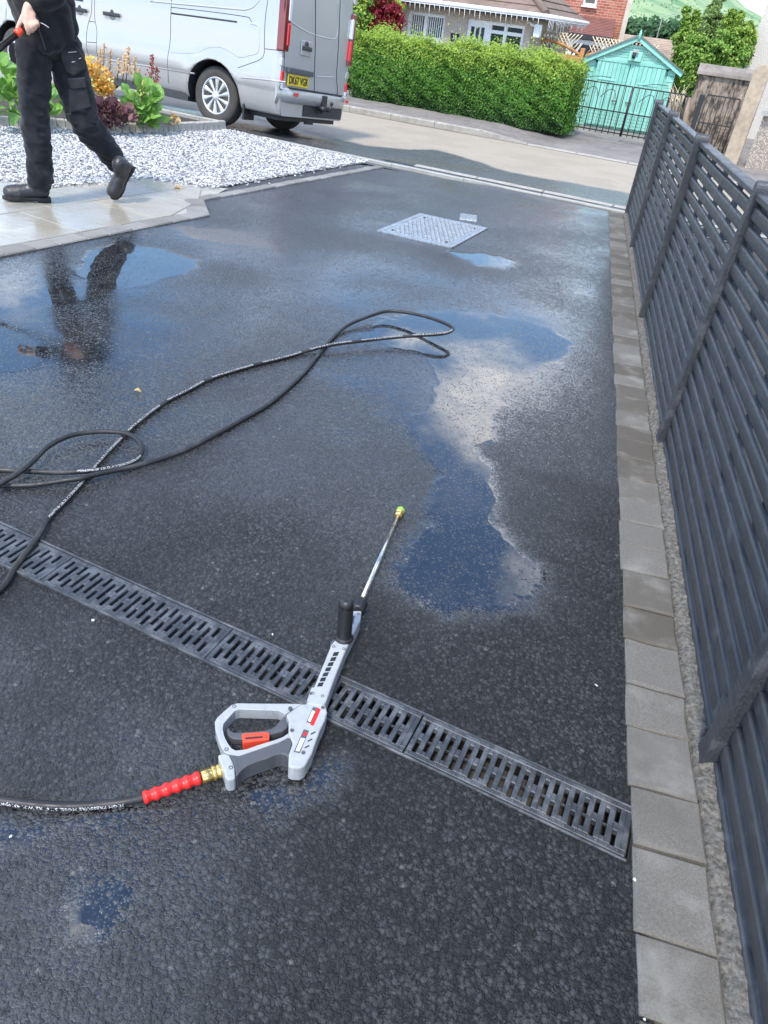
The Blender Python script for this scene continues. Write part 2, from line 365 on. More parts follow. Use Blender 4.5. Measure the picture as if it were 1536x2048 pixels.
for y in ys:
    row = []
    for x in xs:
        h = -.020
        if x > PX1-.004:
            t = (x-PX1)/.055; h = .002+.010*math.sin(min(1, max(0, t))*2.2)+.011*(mnoise.noise((x*60, y*60, 1.5))+.6*mnoise.noise((x*130, y*130, 7)))*(1 if 0 < t < 1.4 else .2)-.02*max(0, t-.9)
        row.append((x, y, gz(x, y)+h))
    P.append(row)
strip.grid(P)
edging = strip.build('paver_edging', M_MORT); tag(edging, 'strip of grey block paving along the drive under the fence', None, None, 'structure')
# joints read off the photograph along the strip, then an alternating run beyond
jy = [at(1218+.0365*(q-426), q).y for q in (2036, 1865, 1690, 1572, 1452, 1369, 1278.5, 1212.6, 1140.6, 1090, 1042, 995.5, 955, 915, 878.6, 851.5, 821.6, 794.3, 769.5, 750.5, 727.6, 708.6)]
k = 0
while jy[-1] < 7.85: jy.append(jy[-1]+(.165, .135, .15, .17)[k % 4]); k += 1
jy[-1] = 7.93
pre = [jy[0]]
while pre[-1] > -1.0: pre.append(pre[-1]-(.14, .17)[len(pre) % 2])
jy = pre[::-1][:-1]+jy
for a, b in zip(jy[:-1], jy[1:]):
    yc = (a+b)/2; L = b-a-.006; dx = random.uniform(-.003, .003); wv = PW-.004
    pts = []
    for sx, sy in ((-1, -1), (0, -1), (1, -1), (1, 0), (1, 1), (0, 1), (-1, 1), (-1, 0)):
        pts.append(Vector((sx*wv/2+random.uniform(-.002, .002), sy*L/2+random.uniform(-.0022, .0022), 0)))
    o = MB().slabpoly(pts, .05, .007).build('paver', M_PAVL if a < at(1258, 1510).y < b else M_PAV, edging, Vector((PX0+PW/2+dx, yc, gz(0, yc)+.010+random.uniform(-.0015, .002))))
    o.rotation_euler = (-.02+random.uniform(-.008, .008), random.uniform(-.012, .012), random.uniform(-.01, .01))

# ================================================================= DRAIN CHANNEL
def mat_iron():
    m = NT('black_plastic_iron'); f = m.noise(45, 5, .6); d = m.noise(300, 2); wv = m.noise(14, 4, .65)
    c = m.mix(m.rng(wv, .42, .7), (.038, .042, .048), (.11, .118, .13))
    c = m.mix(m.rng(f, .55, .75, 0, .5), c, (.16, .165, .175))
    m.set(c, m.rng(f, .3, .7, .22, .5), 0, .55); m.bump(m.math('ADD', f, m.math('MULTIPLY', d, .4)), .3, .0015); return m.mat
M_IRON = mat_iron(); M_DARK = plain('channel_dark', (.012, .012, .013), .6, var=.2)
def drain_mat(t, n=0.0, z=0.0):                       # t metres left of the right end, n across, z up
    p = DR_R+DR_D*t+DR_N*n; return Vector((p.x, p.y, gz(p.x, p.y)+z))
drain = empty('drain_channel', drain_mat(.6)); tag(drain, 'black slotted drainage channel crossing the wet drive', 'drain')
DM = frame(drain_mat(0), -DR_D, None, Vector((0, GY, 1))); DM.translation = drain_mat(0)
DL = drain.matrix_basis.inverted()
DR_LEN = 2.75
ch = MB()
for n in (-1, 1): ch.box((-(DR_LEN)/2, n*(DR_W/2-.003), -.045), (DR_LEN, .005, .085), DM)
ch.box((-(DR_LEN)/2, 0, -.115), (DR_LEN, DR_W, .004), DM); ch.box((.002, 0, -.05), (.004, DR_W, .1), DM)
c_o = ch.build('channel', M_DARK, drain); c_o.matrix_parent_inverse = DL
PITCH_G = .0222; GW = DR_W-.010
def grate_mesh(length, clip=None):
    b = MB(); T = .016; n = int(round(length/PITCH_G)); pit = length/n; hw = GW/2; rows = [-hw, -hw+.012, -.026, -.0055, .0055, .026, hw-.012, hw]
    sw = .0098
    def solid(x0, x1, y0, y1): b.bev(((x0+x1)/2, (y0+y1)/2, -T/2), (x1-x0, y1-y0, T), .0016)
    solid(-length, 0, -hw, -hw+.012); solid(-length, 0, hw-.012, hw)
    for i in range(n):
        x0 = -length+i*pit; r0, r1 = x0, x0+pit-sw
        solid(r0, r1, -hw+.0121, hw-.0121)
        xs0, xs1 = r1-.0006, x0+pit+.0006
        if i == n-1: solid(xs0, xs1, -hw+.0122, hw-.0122); continue
        if i % 2:                                        # one long slot in the middle
            for y0, y1 in ((-hw+.0122, -.0345), (.0345, hw-.0122)): solid(xs0, xs1, y0, y1)
            b.box((x0+pit-sw/2, 0, -.012), (sw+.001, .003, .006))
        else:                                           # two short slots, top and bottom
            solid(xs0, xs1, -.010, .010)
    for i in range(n):
        for y in (-hw+.006, hw-.006, 0.0):
            if y == 0 and i % 2: continue
            x = -length+(i+.3)*pit; b.lathe([(.0032, -.001), (.0030, .0008), (.0016, .0016)], 6, Matrix.Translation((x, y+random.uniform(-.002, .002), 0)))
    return b
t = 0.0
ends = [0.0, (at(829, 1464)-DR_R).dot(DR_D), None]
seg = ends[1]; ends = [0.0, seg]
jl = (at(114, 1139)-DR_R).dot(DR_D); mid = (seg+jl)/2
cuts = [0.004, seg, mid, jl, jl+(jl-mid), jl+2*(jl-mid)]
for a, b_ in zip(cuts[:-1], cuts[1:]):
    gr = grate_mesh(b_-a-.004).build('grate', M_IRON, drain); gr.matrix_parent_inverse = DL
    gr.matrix_basis = Matrix.Translation(drain_mat(a+.002)-drain_mat(0))@DM@Matrix.Translation((0, 0, .004+random.uniform(-.001, .001)))
fr = MB()
for n in (-1, 1): fr.box((-(DR_LEN)/2, n*(DR_W/2-.0005), -.012), (DR_LEN, .006, .028), DM)
f_o = fr.build('channel_rim', M_IRON, drain); f_o.matrix_parent_inverse = DL; bevel(f_o, .002)

# ================================================================= MANHOLE AND STOPCOCK COVER
def mat_galv():
    m = NT('galvanised_steel'); v = m.vor(34); f = m.noise(8, 4)
    c = m.mix(m.rng(v, .1, .6), (.29, .302, .31), (.45, .465, .47)); c = m.mix(m.rng(f, .5, .75, 0, .5), c, (.30, .30, .29))
    m.set(c, m.rng(f, .3, .7, .22, .42), .75, .5); m.bump(f, .1, .001); return m.mat
M_GALV = mat_galv()
def quadM(pts):
    p = [at(*q) for q in pts]; c = sum(p, Vector())/4; ax = ((p[3]-p[0])+(p[2]-p[1]))/2; ay = ((p[1]-p[0])+(p[2]-p[3]))/2
    Mx = frame(c, ax, None, Vector((0, GY, 1))); return Mx, ax.length, ay.length
Mx, w, d = quadM([(761, 464), (833, 427), (974, 457), (905, 498)])
mh = empty('manhole_cover'); mh.matrix_basis = Mx; tag(mh, 'large rectangular galvanised manhole cover with rows of raised bars', 'manhole')
b = MB()
for sx in (-1, 1): b.box((sx*(w/2-.02), 0, .001), (.04, d, .016))
for sy in (-1, 1): b.box((0, sy*(d/2-.02), .0008), (w-.081, .04, .016))
bevel(b.build('rim', M_GALV, mh), .002)
b = MB(); b.box((0, 0, .0), (w-.086, d-.086, .014)); pl = b.build('cover_plate', M_GALV, mh)
nb = 13; wi = w-.13; di = d-.13; bar = MB().bev((0, 0, .0025), (wi/nb*.42, .026, .007), .002).mesh('tread_bar', M_GALV)
for i in range(nb):
    b = MB(); x = -wi/2+(i+.5)*wi/nb
    for j in range(18):
        y = -di/2+(j+.5)*di/18
        b.bev((x+(.012 if j % 2 else -.006), y, .0092), (wi/nb*.40, di/18*.62, .006), .0018)
    b.build('tread_row', M_GALV, mh)
for x, y in ((-.36, -.36), (.36, -.36), (.36, .36), (-.36, .36)):
    MB().lathe([(.018, .0), (.018, .0095), (.015, .0105)], 12, Matrix.Translation((x*w, y*d, 0))).build('lifting_hole', M_DARK, mh)
Mx, w2, d2 = quadM([(911, 438), (928, 429), (962, 434), (945, 443)])
sc = empty('stopcock_cover'); sc.matrix_basis = Mx; tag(sc, 'small galvanised stopcock cover beyond the manhole', 'cover')
MB().bev((0, 0, 0), (w2, d2, .016), .003).build('plate', M_GALV, sc)
for i in range(5): MB().bev((-w2/2+(i+.5)*w2/5, 0, .009), (w2/5*.4, d2*.8, .006), .002).build('tread_bar', M_GALV, sc)

# ================================================================= PATIO, SETTS, GRAVEL
M_SETT = mat_paver('sett_concrete', (.20, .195, .18), (.29, .28, .26), .35)
A0, A1, A2, A3 = at(-260, 566), at(420, 432), at(408, 402), at(768, 336)
def row_blocks(name, P, Q, width, side, lengths, parent, dz=.012, mat=M_SETT, th=.08, tilt=.004):
    P, Q = Vector((P.x, P.y, 0)), Vector((Q.x, Q.y, 0)); d = (Q-P).normalized(); n = Vector((-d.y, d.x, 0))*side; L = (Q-P).length; t = 0; k = 0
    while t < L-.02:
        l = min(lengths[k % len(lengths)], L-t); c = P+d*(t+l/2)+n*width/2
        pts = [Vector((sx*(l/2-.003)+random.uniform(-.0015, .0015), sy*(width/2-.002)+random.uniform(-.0015, .0015), 0)) for sx, sy in ((-1, -1), (1, -1), (1, 1), (-1, 1))]
        o = MB().slabpoly(pts, th, .006).build(name, mat, parent, Vector((c.x, c.y, gz(c.x, c.y)+dz+random.uniform(-.002, .002))))
        o.rotation_euler = (-GY+random.uniform(-tilt, tilt), random.uniform(-tilt, tilt), math.atan2(d.y, d.x)); t += l; k += 1
def clip_poly(poly, P):                               # Sutherland-Hodgman against convex P (ccw)
    out = [Vector((p[0], p[1])) for p in poly]
    for i in range(len(P)):
        a, b = Vector(P[i][:2]), Vector(P[(i+1) % len(P)][:2]); e = b-a; new = []
        if not out: return []
        for j in range(len(out)):
            p, q = out[j], out[(j+1) % len(out)]
            sp = e.x*(p.y-a.y)-e.y*(p.x-a.x); sq = e.x*(q.y-a.y)-e.y*(q.x-a.x)
            if sp >= 0: new.append(p)
            if (sp >= 0) != (sq >= 0): new.append(p+(q-p)*(sp/(sp-sq)))
        out = new
    return out
def flat(poly, dz): return [(p.x, p.y, gz(p.x, p.y)+dz) for p in poly]
# bed below slabs and setts
pp = [at(-420, 640), at(-260, 566), at(420, 432), at(408, 402), at(455, 378), at(355, 368), at(290, 358), at(208, 369), at(120, 375), at(0, 364), at(-420, 385)]
M_GROUT = plain('grout', (.33, .32, .29), .8, var=.2, scale=40)
pb = MB(); pb.add(flat(pp, .004), [tuple(range(len(pp)))], False)
patio = pb.build('patio', M_GROUT); tag(patio, 'wet sandstone patio slabs beside the white gravel', None, None, 'structure')
def mat_slab():
    m = NT('wet_sandstone'); r = m.objrand(); geo = m.n('ShaderNodeNewGeometry').outputs['Position']
    mp = m.n('ShaderNodeMapping'); mp.inputs['Scale'].default_value = (3, 14, 5); mp.inputs['Rotation'].default_value = (0, 0, .5); m.l(geo, mp.inputs[0])
    f = m.noise(1.6, 5, .6, mp.outputs[0], 1.2); g2 = m.noise(1.8, 4, .6, geo)
    c = m.mix(r, (.36, .315, .235), (.30, .285, .245)); c = m.mix(m.rng(f, .4, .65, 0, .7), c, (.26, .235, .18)); c = m.mix(m.rng(g2, .45, .7, 0, .6), c, (.36, .355, .33))
    m.set(c, m.rng(m.math('ADD', g2, m.math('MULTIPLY', f, .4)), .45, .85, .09, .34), 0, .55); m.bump(f, .28, .006); return m.mat
M_SLAB = mat_slab()
ux = (A1-at(0, 513)); ux.z = 0; ux.normalize(); uy = Vector((-ux.y, ux.x, 0))
org = Vector((A1.x, A1.y, 0))+uy*.13
clipP = None
conv = [Vector((p.x, p.y)) for p in (at(-260, 566), at(420, 432), at(430, 380), at(300, 358), at(-420, 372), at(-420, 640))]
inner = [(org-ux*6), org+ux*.0, Vector((at(398, 404).x, at(398, 404).y, 0)), Vector((at(440, 381).x, at(440, 381).y, 0)), Vector((at(300, 361).x, at(300, 361).y, 0)), Vector((at(-420, 380).x, at(-420, 380).y, 0))]
# convex hull order check not needed: the outline is convex enough for clipping
SK = -.55                                              # second joint family leans in this garden
vdir = (uy+ux*SK*0).normalized()
rowh = [.60, .46, .60, .42, .60]; yv = 0; kk = 0
for rh in rowh:
    t = -.35-.27*kk
    while t > -5.5 and False: pass
    xw = .12*kk
    cur = 1.2-xw
    while cur > -5.6:
        wd = random.choice((.60, .84, .60, .45)); q = [org+ux*(cur-wd)+uy*yv, org+ux*cur+uy*yv, org+ux*cur+uy*(yv+rh), org+ux*(cur-wd)+uy*(yv+rh)]
        c2 = clip_poly(q, [(p.x, p.y) for p in inner])
        if len(c2) >= 3:
            area = abs(sum(c2[i].x*c2[(i+1) % len(c2)].y-c2[(i+1) % len(c2)].x*c2[i].y for i in range(len(c2))))/2
            if area > .02:
                ce = sum(c2, Vector((0, 0)))/len(c2)
                pts = []
                for p in c2:
                    dv = ce-p; pts.append(p+dv.normalized()*min(.006, dv.length*.1))
                dzr = random.uniform(0, .003)
                MB().slabpoly([Vector((p.x-ce.x, p.y-ce.y, gz(0, p.y)-gz(0, ce.y))) for p in pts], .03, .004).build('slab', M_SLAB, patio, Vector((ce.x, ce.y, gz(0, ce.y)+.011+dzr)))
        cur -= wd
    yv += rh; kk += 1
setts = MB(); setts.add(flat([A0, A1, A1+(A2-A1), A2, A2+Vector((-.02, .02, 0)), A1+Vector((-.12, .1, 0)), A0+Vector((0, .15, 0))], .002), [(0, 1, 2, 3, 4, 5, 6)], False)
sett_row = setts.build('sett_edging', M_MORT); tag(sett_row, 'row of grey setts edging the patio and gravel', None, None, 'structure')
row_blocks('sett', A1, A0, .125, -1, (.20, .17, .21, .16), sett_row)
row_blocks('sett', A1, A2, .16, 1, (.24, .21), sett_row, .014)
row_blocks('sett', A2+(A3-A2).normalized()*.002, A3, .105, 1, (.21, .16, .20, .18), sett_row, .010)

# white gravel
gp = [at(*q) for q in ((-420, 384), (0, 364), (120, 376), (208, 370), (270, 359), (309, 359), (355, 369), (432, 377), (500, 365), (600, 347), (735, 325), (728, 322), (600, 296), (470, 264), (452, 262), (358, 267), (293, 269), (215, 266), (98, 259), (0, 256), (-420, 240))]
gpoly = [(p.x, p.y) for p in gp]
M_GBED = plain('gravel_bed', (.42, .42, .415), .9, var=.3, scale=70, bump=.8, bdist=.01)
gb = MB(); gb.add(flat(gp, .004), [tuple(range(len(gp)))], False); tag(gb.build('gravel_bed', M_GBED), 'bed under the white gravel', None, None, 'structure')
def stones_mesh(name, pts, rmin, rmax, mats, wts, seed=3):
    r = np.random.default_rng(seed); base = np.array([(0, 0, 1), (.894, 0, .447), (.276, .851, .447), (-.724, .526, .447), (-.724, -.526, .447), (.276, -.851, .447), (.8, .3, -.35), (-.2, .85, -.35), (-.85, -.1, -.35), (.1, -.9, -.35)])
    fc = [(0, 1, 2), (0, 2, 3), (0, 3, 4), (0, 4, 5), (0, 5, 1), (1, 6, 2), (2, 6, 7), (2, 7, 3), (3, 7, 8), (3, 8, 4), (4, 8, 9), (4, 9, 5), (5, 9, 6), (5, 6, 1)]
    n = len(pts); V = np.zeros((n, 10, 3)); 
    for i, (x, y, z) in enumerate(pts):
        s = r.uniform(rmin, rmax)*np.array([r.uniform(.8, 1.4), r.uniform(.7, 1.1), r.uniform(.5, .85)])
        v = base*(1+r.uniform(-.28, .28, (10, 1)))*s; a = r.uniform(0, 6.28); ca, sa = math.cos(a), math.sin(a); tl = r.uniform(-.5, .5)
        v = np.stack([v[:, 0], v[:, 1]*math.cos(tl)-v[:, 2]*math.sin(tl), v[:, 1]*math.sin(tl)+v[:, 2]*math.cos(tl)], 1)
        V[i] = np.stack([v[:, 0]*ca-v[:, 1]*sa+x, v[:, 0]*sa+v[:, 1]*ca+y, v[:, 2]+z], 1)
    fa = np.array(fc)[None]+np.arange(n)[:, None, None]*10
    me = bpy.data.meshes.new(name); me.from_pydata(V.reshape(-1, 3).tolist(), [], fa.reshape(-1, 3).tolist())
    for m in mats: me.materials.append(m)
    mi = np.repeat(r.choice(len(mats), n, p=wts), 14).astype(np.int32); me.polygons.foreach_set('material_index', mi); me.update(); return me
def sample_poly(poly, n, seed=1):
    r = np.random.default_rng(seed); P = np.array(poly); lo, hi = P.min(0), P.max(0); X = r.uniform(lo[0], hi[0], n*4); Y = r.uniform(lo[1], hi[1], n*4)
    k = sdpoly(poly, X, Y) < 0; return X[k][:n], Y[k][:n]
MG = [plain('gravel_white', (.60, .595, .575), .75, var=.12, scale=60), plain('gravel_pale', (.40, .405, .41), .75, var=.15, scale=60), plain('gravel_grey', (.20, .205, .215), .75, var=.2, scale=60), plain('gravel_dark', (.16, .163, .17), .75, var=.2, scale=60)]
X, Y = sample_poly(gpoly, 36000)
bl = gp[0:11]; ex = []
for k in range(260):
    i = random.randrange(len(bl)-1); p = bl[i].lerp(bl[i+1], random.random()); ex.append((p.x+random.gauss(0, .05), p.y-abs(random.gauss(0, .045))))
X = np.concatenate([X, [e[0] for e in ex]]); Y = np.concatenate([Y, [e[1] for e in ex]])
gm = stones_mesh('gravel', [(x, y, gz(x, y)+.008+random.uniform(0, .012)) for x, y in zip(X, Y)], .0075, .0145, MG, [.40, .34, .20, .06])
gravel = bpy.data.objects.new('gravel', gm); COL.objects.link(gravel); tag(gravel, 'loose white and grey gravel between patio and planter', None, None, 'stuff')

# ================================================================= STREET
ZQ = [(7.6, -.19), (7.93, -.19), (8.1, -.195), (8.5, -.215), (8.77, -.255), (10.3, -.41), (11.5, -.46), (13.8, -.45)]
def zst(q): return float(np.interp(q, [a for a, b in ZQ], [b for a, b in ZQ]))
def sq(s, q, dz=0.0, z=None): p = SA*s+SP*q; return Vector((p.x, p.y, (zst(q) if z is None else z)+dz))
def stq(px, py, zz): p = atz(px, py, zz); return p.dot(SA), p.dot(SP)
wetl = [stq(*p, -.40) for p in ((300, 205), (520, 235), (603, 259), (731, 290), (814, 294), (872, 291), (919, 304))]+[stq(*p, -.30) for p in ((1025, 326), (1142, 345), (1265, 367), (1400, 390))]
wl = sorted(wetl); ws, wq = [a for a, b in wl], [b for a, b in wl]
S = np.concatenate([np.linspace(-40, -4, 30), np.arange(-3.9, 9, .06), np.linspace(9, 60, 40)]); Q = np.concatenate([np.arange(7.9, 13.76, .06)])
rv = []; rf = []; rw = []
for q in Q:
    for s_ in S:
        p = SA*s_+SP*q; rv.append((p.x, p.y, zst(q)+.004*mnoise.noise((s_*.7, q*.7, 0))))
        e = np.interp(s_, ws, wq)+.10*mnoise.noise((s_*2.3, q*1.1, 3)); rw.append(float(np.clip((e-q)/.16+.5, 0, 1)))
ns = len(S); rf = [(i*ns+j, (i+1)*ns+j, (i+1)*ns+j+1, i*ns+j+1) for i in range(len(Q)-1) for j in range(ns-1)]
rm = bpy.data.meshes.new('road'); rm.from_pydata(rv, [], rf); rm.polygons.foreach_set('use_smooth', [True]*len(rf)); a_ = rm.attributes.new('wet', 'FLOAT', 'POINT'); a_.data.foreach_set('value', rw)
def mat_road():
    m = NT('street_asphalt'); co = m.tc.outputs['Object']; w = m.n('ShaderNodeAttribute', attribute_name='wet').outputs['Fac']
    f = m.noise(55, 4, .7, co); l = m.noise(1.3, 4, .6, co); v = m.vor(60, 'F1', co, dim='2D')
    dry = m.mix(m.rng(f, .3, .7), (.265, .23, .18), (.41, .355, .28)); dry = m.mix(m.rng(l, .4, .7, 0, .5), dry, (.26, .225, .175))
    wetc = m.mix(m.rng(f, .3, .7), (.030, .032, .036), (.085, .088, .094))
    m.set(m.mix(w, dry, wetc), m.math('ADD', m.math('MULTIPLY', m.math('SUBTRACT', 1.0, w), .55), m.rng(l, .35, .7, .20, .36)), 0, .5)
    m.bump(m.math('SUBTRACT', f, v), .35, .006); return m.mat
rm.materials.append(mat_road()); road = bpy.data.objects.new('road', rm); COL.objects.link(road); tag(road, 'residential street, wet by the drive and dry beyond', None, None, 'structure')
# edging stones closing the drive, and a dropped kerb in the street
M_KERB = plain('kerb_concrete', (.34, .32, .28), .8, var=.25, scale=14, bump=.3, bdist=.004)
M_KERBW = plain('kerb_pale', (.34, .33, .30), .55, var=.2, scale=14, bump=.3, bdist=.004)
ke = MB(); ke.add([sq(-6, 7.83, 0, -.2), sq(9, 7.83, 0, -.2), sq(9, 7.95, 0, -.2), sq(-6, 7.95, 0, -.2)], [(3, 2, 1, 0)], False)
end_edge = ke.build('drive_end_edging', M_MORT); tag(end_edge, 'line of pale edging stones between drive and street', None, None, 'structure')
e0, e1 = at(1250, 427), at(440, 260)
dv = (e1-e0); dv.z = 0; L = dv.length; dv.normalize(); k = 0; t = 0
while t < L+2.5:
    l = .90; c = e0+dv*(t+l/2); nrm = Vector((-dv.y, dv.x, 0)); nrm = nrm if nrm.y > 0 else -nrm; c = c+nrm*.03
    o = MB().bev((0, 0, -.04), (l-.006, .055, .09), .006).build('edging_stone', M_KERBW, end_edge, Vector((c.x, c.y, gz(c.x, min(c.y, 9.2))+.012))); o.rotation_euler = (0, 0, math.atan2(dv.y, dv.x)); t += l
dk = MB(); dk.add([sq(-6, 8.45, .004), sq(4.0, 8.45, .004), sq(4.0, 8.6, .004), sq(-6, 8.6, .004)], [(3, 2, 1, 0)], False)
dropk = dk.build('dropped_kerb', M_DARK); tag(dropk, 'dropped kerb stones at the foot of the drive', None, None, 'structure')
for i in range(8):
    s_ = -2.4+i*.80
    o = MB().bev((0, 0, 0), (.79, .11, .05), .008).build('kerb_stone', M_KERB, dropk, sq(s_, 8.52, -.012)); o.rotation_euler = (-.05, 0, math.atan2(SA.y, SA.x))
# far kerb and pavement
KQ = 13.72
fk = MB(); fk.add([sq(-40, KQ-.01, .004, -.45), sq(60, KQ-.01, .004, -.45), sq(60, KQ+.13, .004, -.45), sq(-40, KQ+.13, .004, -.45)], [(3, 2, 1, 0)], False)
fkerb = fk.build('far_kerb', M_DARK); tag(fkerb, 'concrete kerb on the far side of the street', None, None, 'structure')
s_ = -3.5
while s_ < 24:
    drop = s_ < 3.6; up = .022 if drop else .105; l = .90
    if 3.6 <= s_ < 4.5:                                  # the tapering stone
        v = []
        for x, h in ((-l/2, .022), (l/2, .105)):
            v += [(x+.004, -.06, -.12), (x+.004, .06, -.12), (x+.004, .06, h), (x+.004, -.045, h), (x+.004, -.06, h-.015)]
        o = MB().add(v, [(0, 1, 2, 3, 4), (9, 8, 7, 6, 5), (0, 5, 6, 1), (1, 6, 7, 2), (2, 7, 8, 3), (3, 8, 9, 4), (4, 9, 5, 0)], False).build('kerb_stone', M_KERB, fkerb, sq(s_+l/2, KQ+.06, 0, -.45)); rz = math.atan2(SA.y, SA.x)
    else:
        o = MB().bev((0, 0, up/2-.06), (l-.008, .12, up+.12), .014).build('kerb_stone', M_KERB, fkerb, sq(s_+l/2, KQ+.06, 0, -.45)); rz = math.atan2(SA.y, SA.x)
    o.rotation_euler = (random.uniform(-.02, .02), 0, rz+random.uniform(-.006, .006)); s_ += l
M_PAVT = plain('pavement_tarmac', (.20, .18, .165), .85, var=.3, scale=9, bump=.5, bdist=.006)
pv = MB(); SS = list(np.arange(-4, 12, .25))+list(np.arange(12, 60, 2)); P = []
for q in (KQ+.12, KQ+.4, 14.4, 15.0, 15.6, 17.0, 30.0):
    P.append([sq(s_, q, 0, np.interp(s_, [3.75, 4.6], [-.436, -.352])+(.0 if q < 14 else .0)*1+ (.02*mnoise.noise((s_, q, 2)) if q > 14 else 0)*0.3+ (0.02 if q > 15.5 else 0)) for s_ in SS])
pv.grid([[P[i][j] for j in range(len(SS))] for i in range(len(P))][::-1])
tag(pv.build('pavement', M_PAVT), 'grey tarmac pavement in front of the hedge', None, None, 'structure')

# ================================================================= SLATTED FENCE
def mat_fence():
    m = NT('charcoal_fence_paint'); geo = m.n('ShaderNodeNewGeometry').outputs['Position']; r = m.objrand()
    mp = m.n('ShaderNodeMapping'); mp.inputs['Scale'].default_value = (30, 1.6, 30); m.l(geo, mp.inputs[0])
    g1 = m.noise(5, 5, .65, mp.outputs[0], .6); f = m.noise(16, 4, .6, geo); sp = m.noise(120, 3, .6, geo)
    c = m.mix(m.rng(g1, .35, .7), (.030, .033, .039), (.060, .064, .072)); c = m.mix(m.rng(f, .5, .72, 0, .55), c, (.125, .133, .15)); c = m.mix(m.math('MULTIPLY', r, .7), c, (.036, .038, .043))
    c = m.mix(m.rng(sp, .68, .76, 0, .5), c, (.14, .145, .15))
    m.set(c, m.rng(f, .3, .7, .30, .55), 0, .5); m.bump(m.math('ADD', g1, m.math('MULTIPLY', sp, .3)), .55, .003); return m.mat
M_FEN = mat_fence()
fence = empty('slat_fence', (.63, 3.0, gz(0, 3))); tag(fence, 'low charcoal slatted timber fence with round-topped posts along the drive', 'fence'); FI = Matrix.Translation(-fence.location)
FX = .612; POSTY = [8.02, 6.43, 4.50, 2.80, 1.17, -.50]
SLP = -math.atan(GY)
def fpart(o): o.matrix_parent_inverse = FI; return o
post_b = MB(); pw, pd = .048, .072
pr = [(-.5, -.06)]
prof = [(-pw/2, -.12), (pw/2, -.12), (pw/2, .985)]+[(pw/2*math.cos(a), .985+pw*.62*math.sin(a)) for a in np.linspace(.25, math.pi-.25, 9)]+[(-pw/2, .985)]
post_b.prism(prof, -pd/2, pd/2, Matrix(((0, 0, 1, 0), (1, 0, 0, 0), (0, 1, 0, 0), (0, 0, 0, 1))))
post_me = post_b.mesh('post', M_FEN)
for y in POSTY:
    o = fpart(inst('post', post_me, fence)); o.location = (FX+.012, y, gz(0, y)); o.rotation_euler = (random.uniform(-.006, .006), random.uniform(-.012, .012), 0); bevel(o, .004)
for k in range(5):
    ya, yb = POSTY[k+1]+pw/2, POSTY[k]-pw/2; L = yb-ya; yc = (ya+yb)/2; z0 = gz(0, yc)
    NS = 16; top = .965
    slat = None
    for i in range(NS):
        zc = top-.030-.0605*(i+.35); h = .0445
        if i == NS-1: zc -= .004; h = .05
        b = MB(); n = 9; ph = random.uniform(0, 6); P = []
        bow = random.uniform(-.003, .003)
        sec = [(.0, -h/2), (-.013, -h/2+.004), (-.0145, -h/2+.009), (-.0145, h/2-.009), (-.013, h/2-.004), (-.008, h/2), (.0, h/2)]
        for j in range(n):
            t = j/(n-1)-.5; w = bow*math.cos(t*math.pi)+.0012*math.sin(7*t+ph); P.append([(x, t*(L-.004), z+w) for x, z in sec])
        b.grid([list(c) for c in zip(*P)], True); b.add([P[0][q] for q in range(7)], [tuple(range(7))], False); b.add([P[-1][q] for q in range(7)], [tuple(range(6, -1, -1))], False)
        b.add([P[0][0], P[-1][0], P[-1][6], P[0][6]], [(0, 1, 2, 3)], False)
        o = fpart(b.build('slat', M_FEN, fence)); o.location = (FX+.016, yc, z0+zc); o.rotation_euler = (SLP, random.uniform(-.012, .012), 0)
    for j in range(5):
        y = ya+.02+(L-.04)*j/4
        o = fpart(MB().box((0, 0, 0), (.020, .036, .95)).build('batten', M_FEN, fence)); o.location = (FX+.028, y, gz(0, y)+.475)
    o = fpart(MB().bev((0, 0, 0), (.052, L-.003, .020), .004).build('top_rail', M_FEN, fence)); o.location = (FX+.018, yc, z0+top+.004); o.rotation_euler = (SLP, 0, 0)
    o = fpart(MB().bev((0, 0, 0), (.022, L-.003, .07), .004).build('base_board', M_FEN, fence)); o.location = (FX+.022, yc, z0-.022); o.rotation_euler = (SLP, 0, 0)
# small steel clip on the near post
o = fpart(MB().bev((0, 0, 0), (.010, .030, .07), .002).build('bracket', M_FEN, fence)); o.location = (FX-.006, POSTY[4]+.06, gz(0, 1.2)+.11)

# ================================================================= PRESSURE WASHER GUN
M_GREY = plain('grey_plastic', (.36, .375, .385), .36, var=.08, scale=60, bump=.15, bdist=.0006)
M_DGREY = plain('dark_grey_rubber', (.075, .08, .088), .55, var=.1, scale=90, bump=.25, bdist=.0006)
M_BLK = plain('black_plastic', (.018, .018, .020), .45, var=.15, scale=80, bump=.2, bdist=.0006)
M_RED = plain('red_plastic', (.62, .022, .018), .35, var=.08, scale=60)
M_ORN = plain('orange_red_plastic', (.75, .07, .03), .38, var=.08, scale=60)
M_BRASS = plain('brass', (.78, .55, .20), .24, .9, var=.12, scale=40)
M_STEEL = plain('steel', (.70, .68, .64), .22, .9, var=.12, scale=30)
M_LIME = plain('lime_plastic', (.28, .60, .08), .4, var=.1)
M_WHITE = plain('white_print', (.8, .8, .8), .5, var=.04)
def G(a, b, dz): return at(420+a*.18229, 1380+b*.18229, dz)          # close-up of the gun in the photograph
def Hc(a, b, dz): return at(380+a*.3125, 1000+b*.3125, dz)
gun = empty('pressure_washer_gun', at(600, 1440)); tag(gun, 'grey and black pressure washer gun with long steel lance lying on the drive', 'spray gun'); GI = Matrix.Translation(-gun.location)
def gp_(o, bv=.003, seg=3):
    o.matrix_parent_inverse = GI
    if bv: bevel(o, bv, seg, 30)
    return o
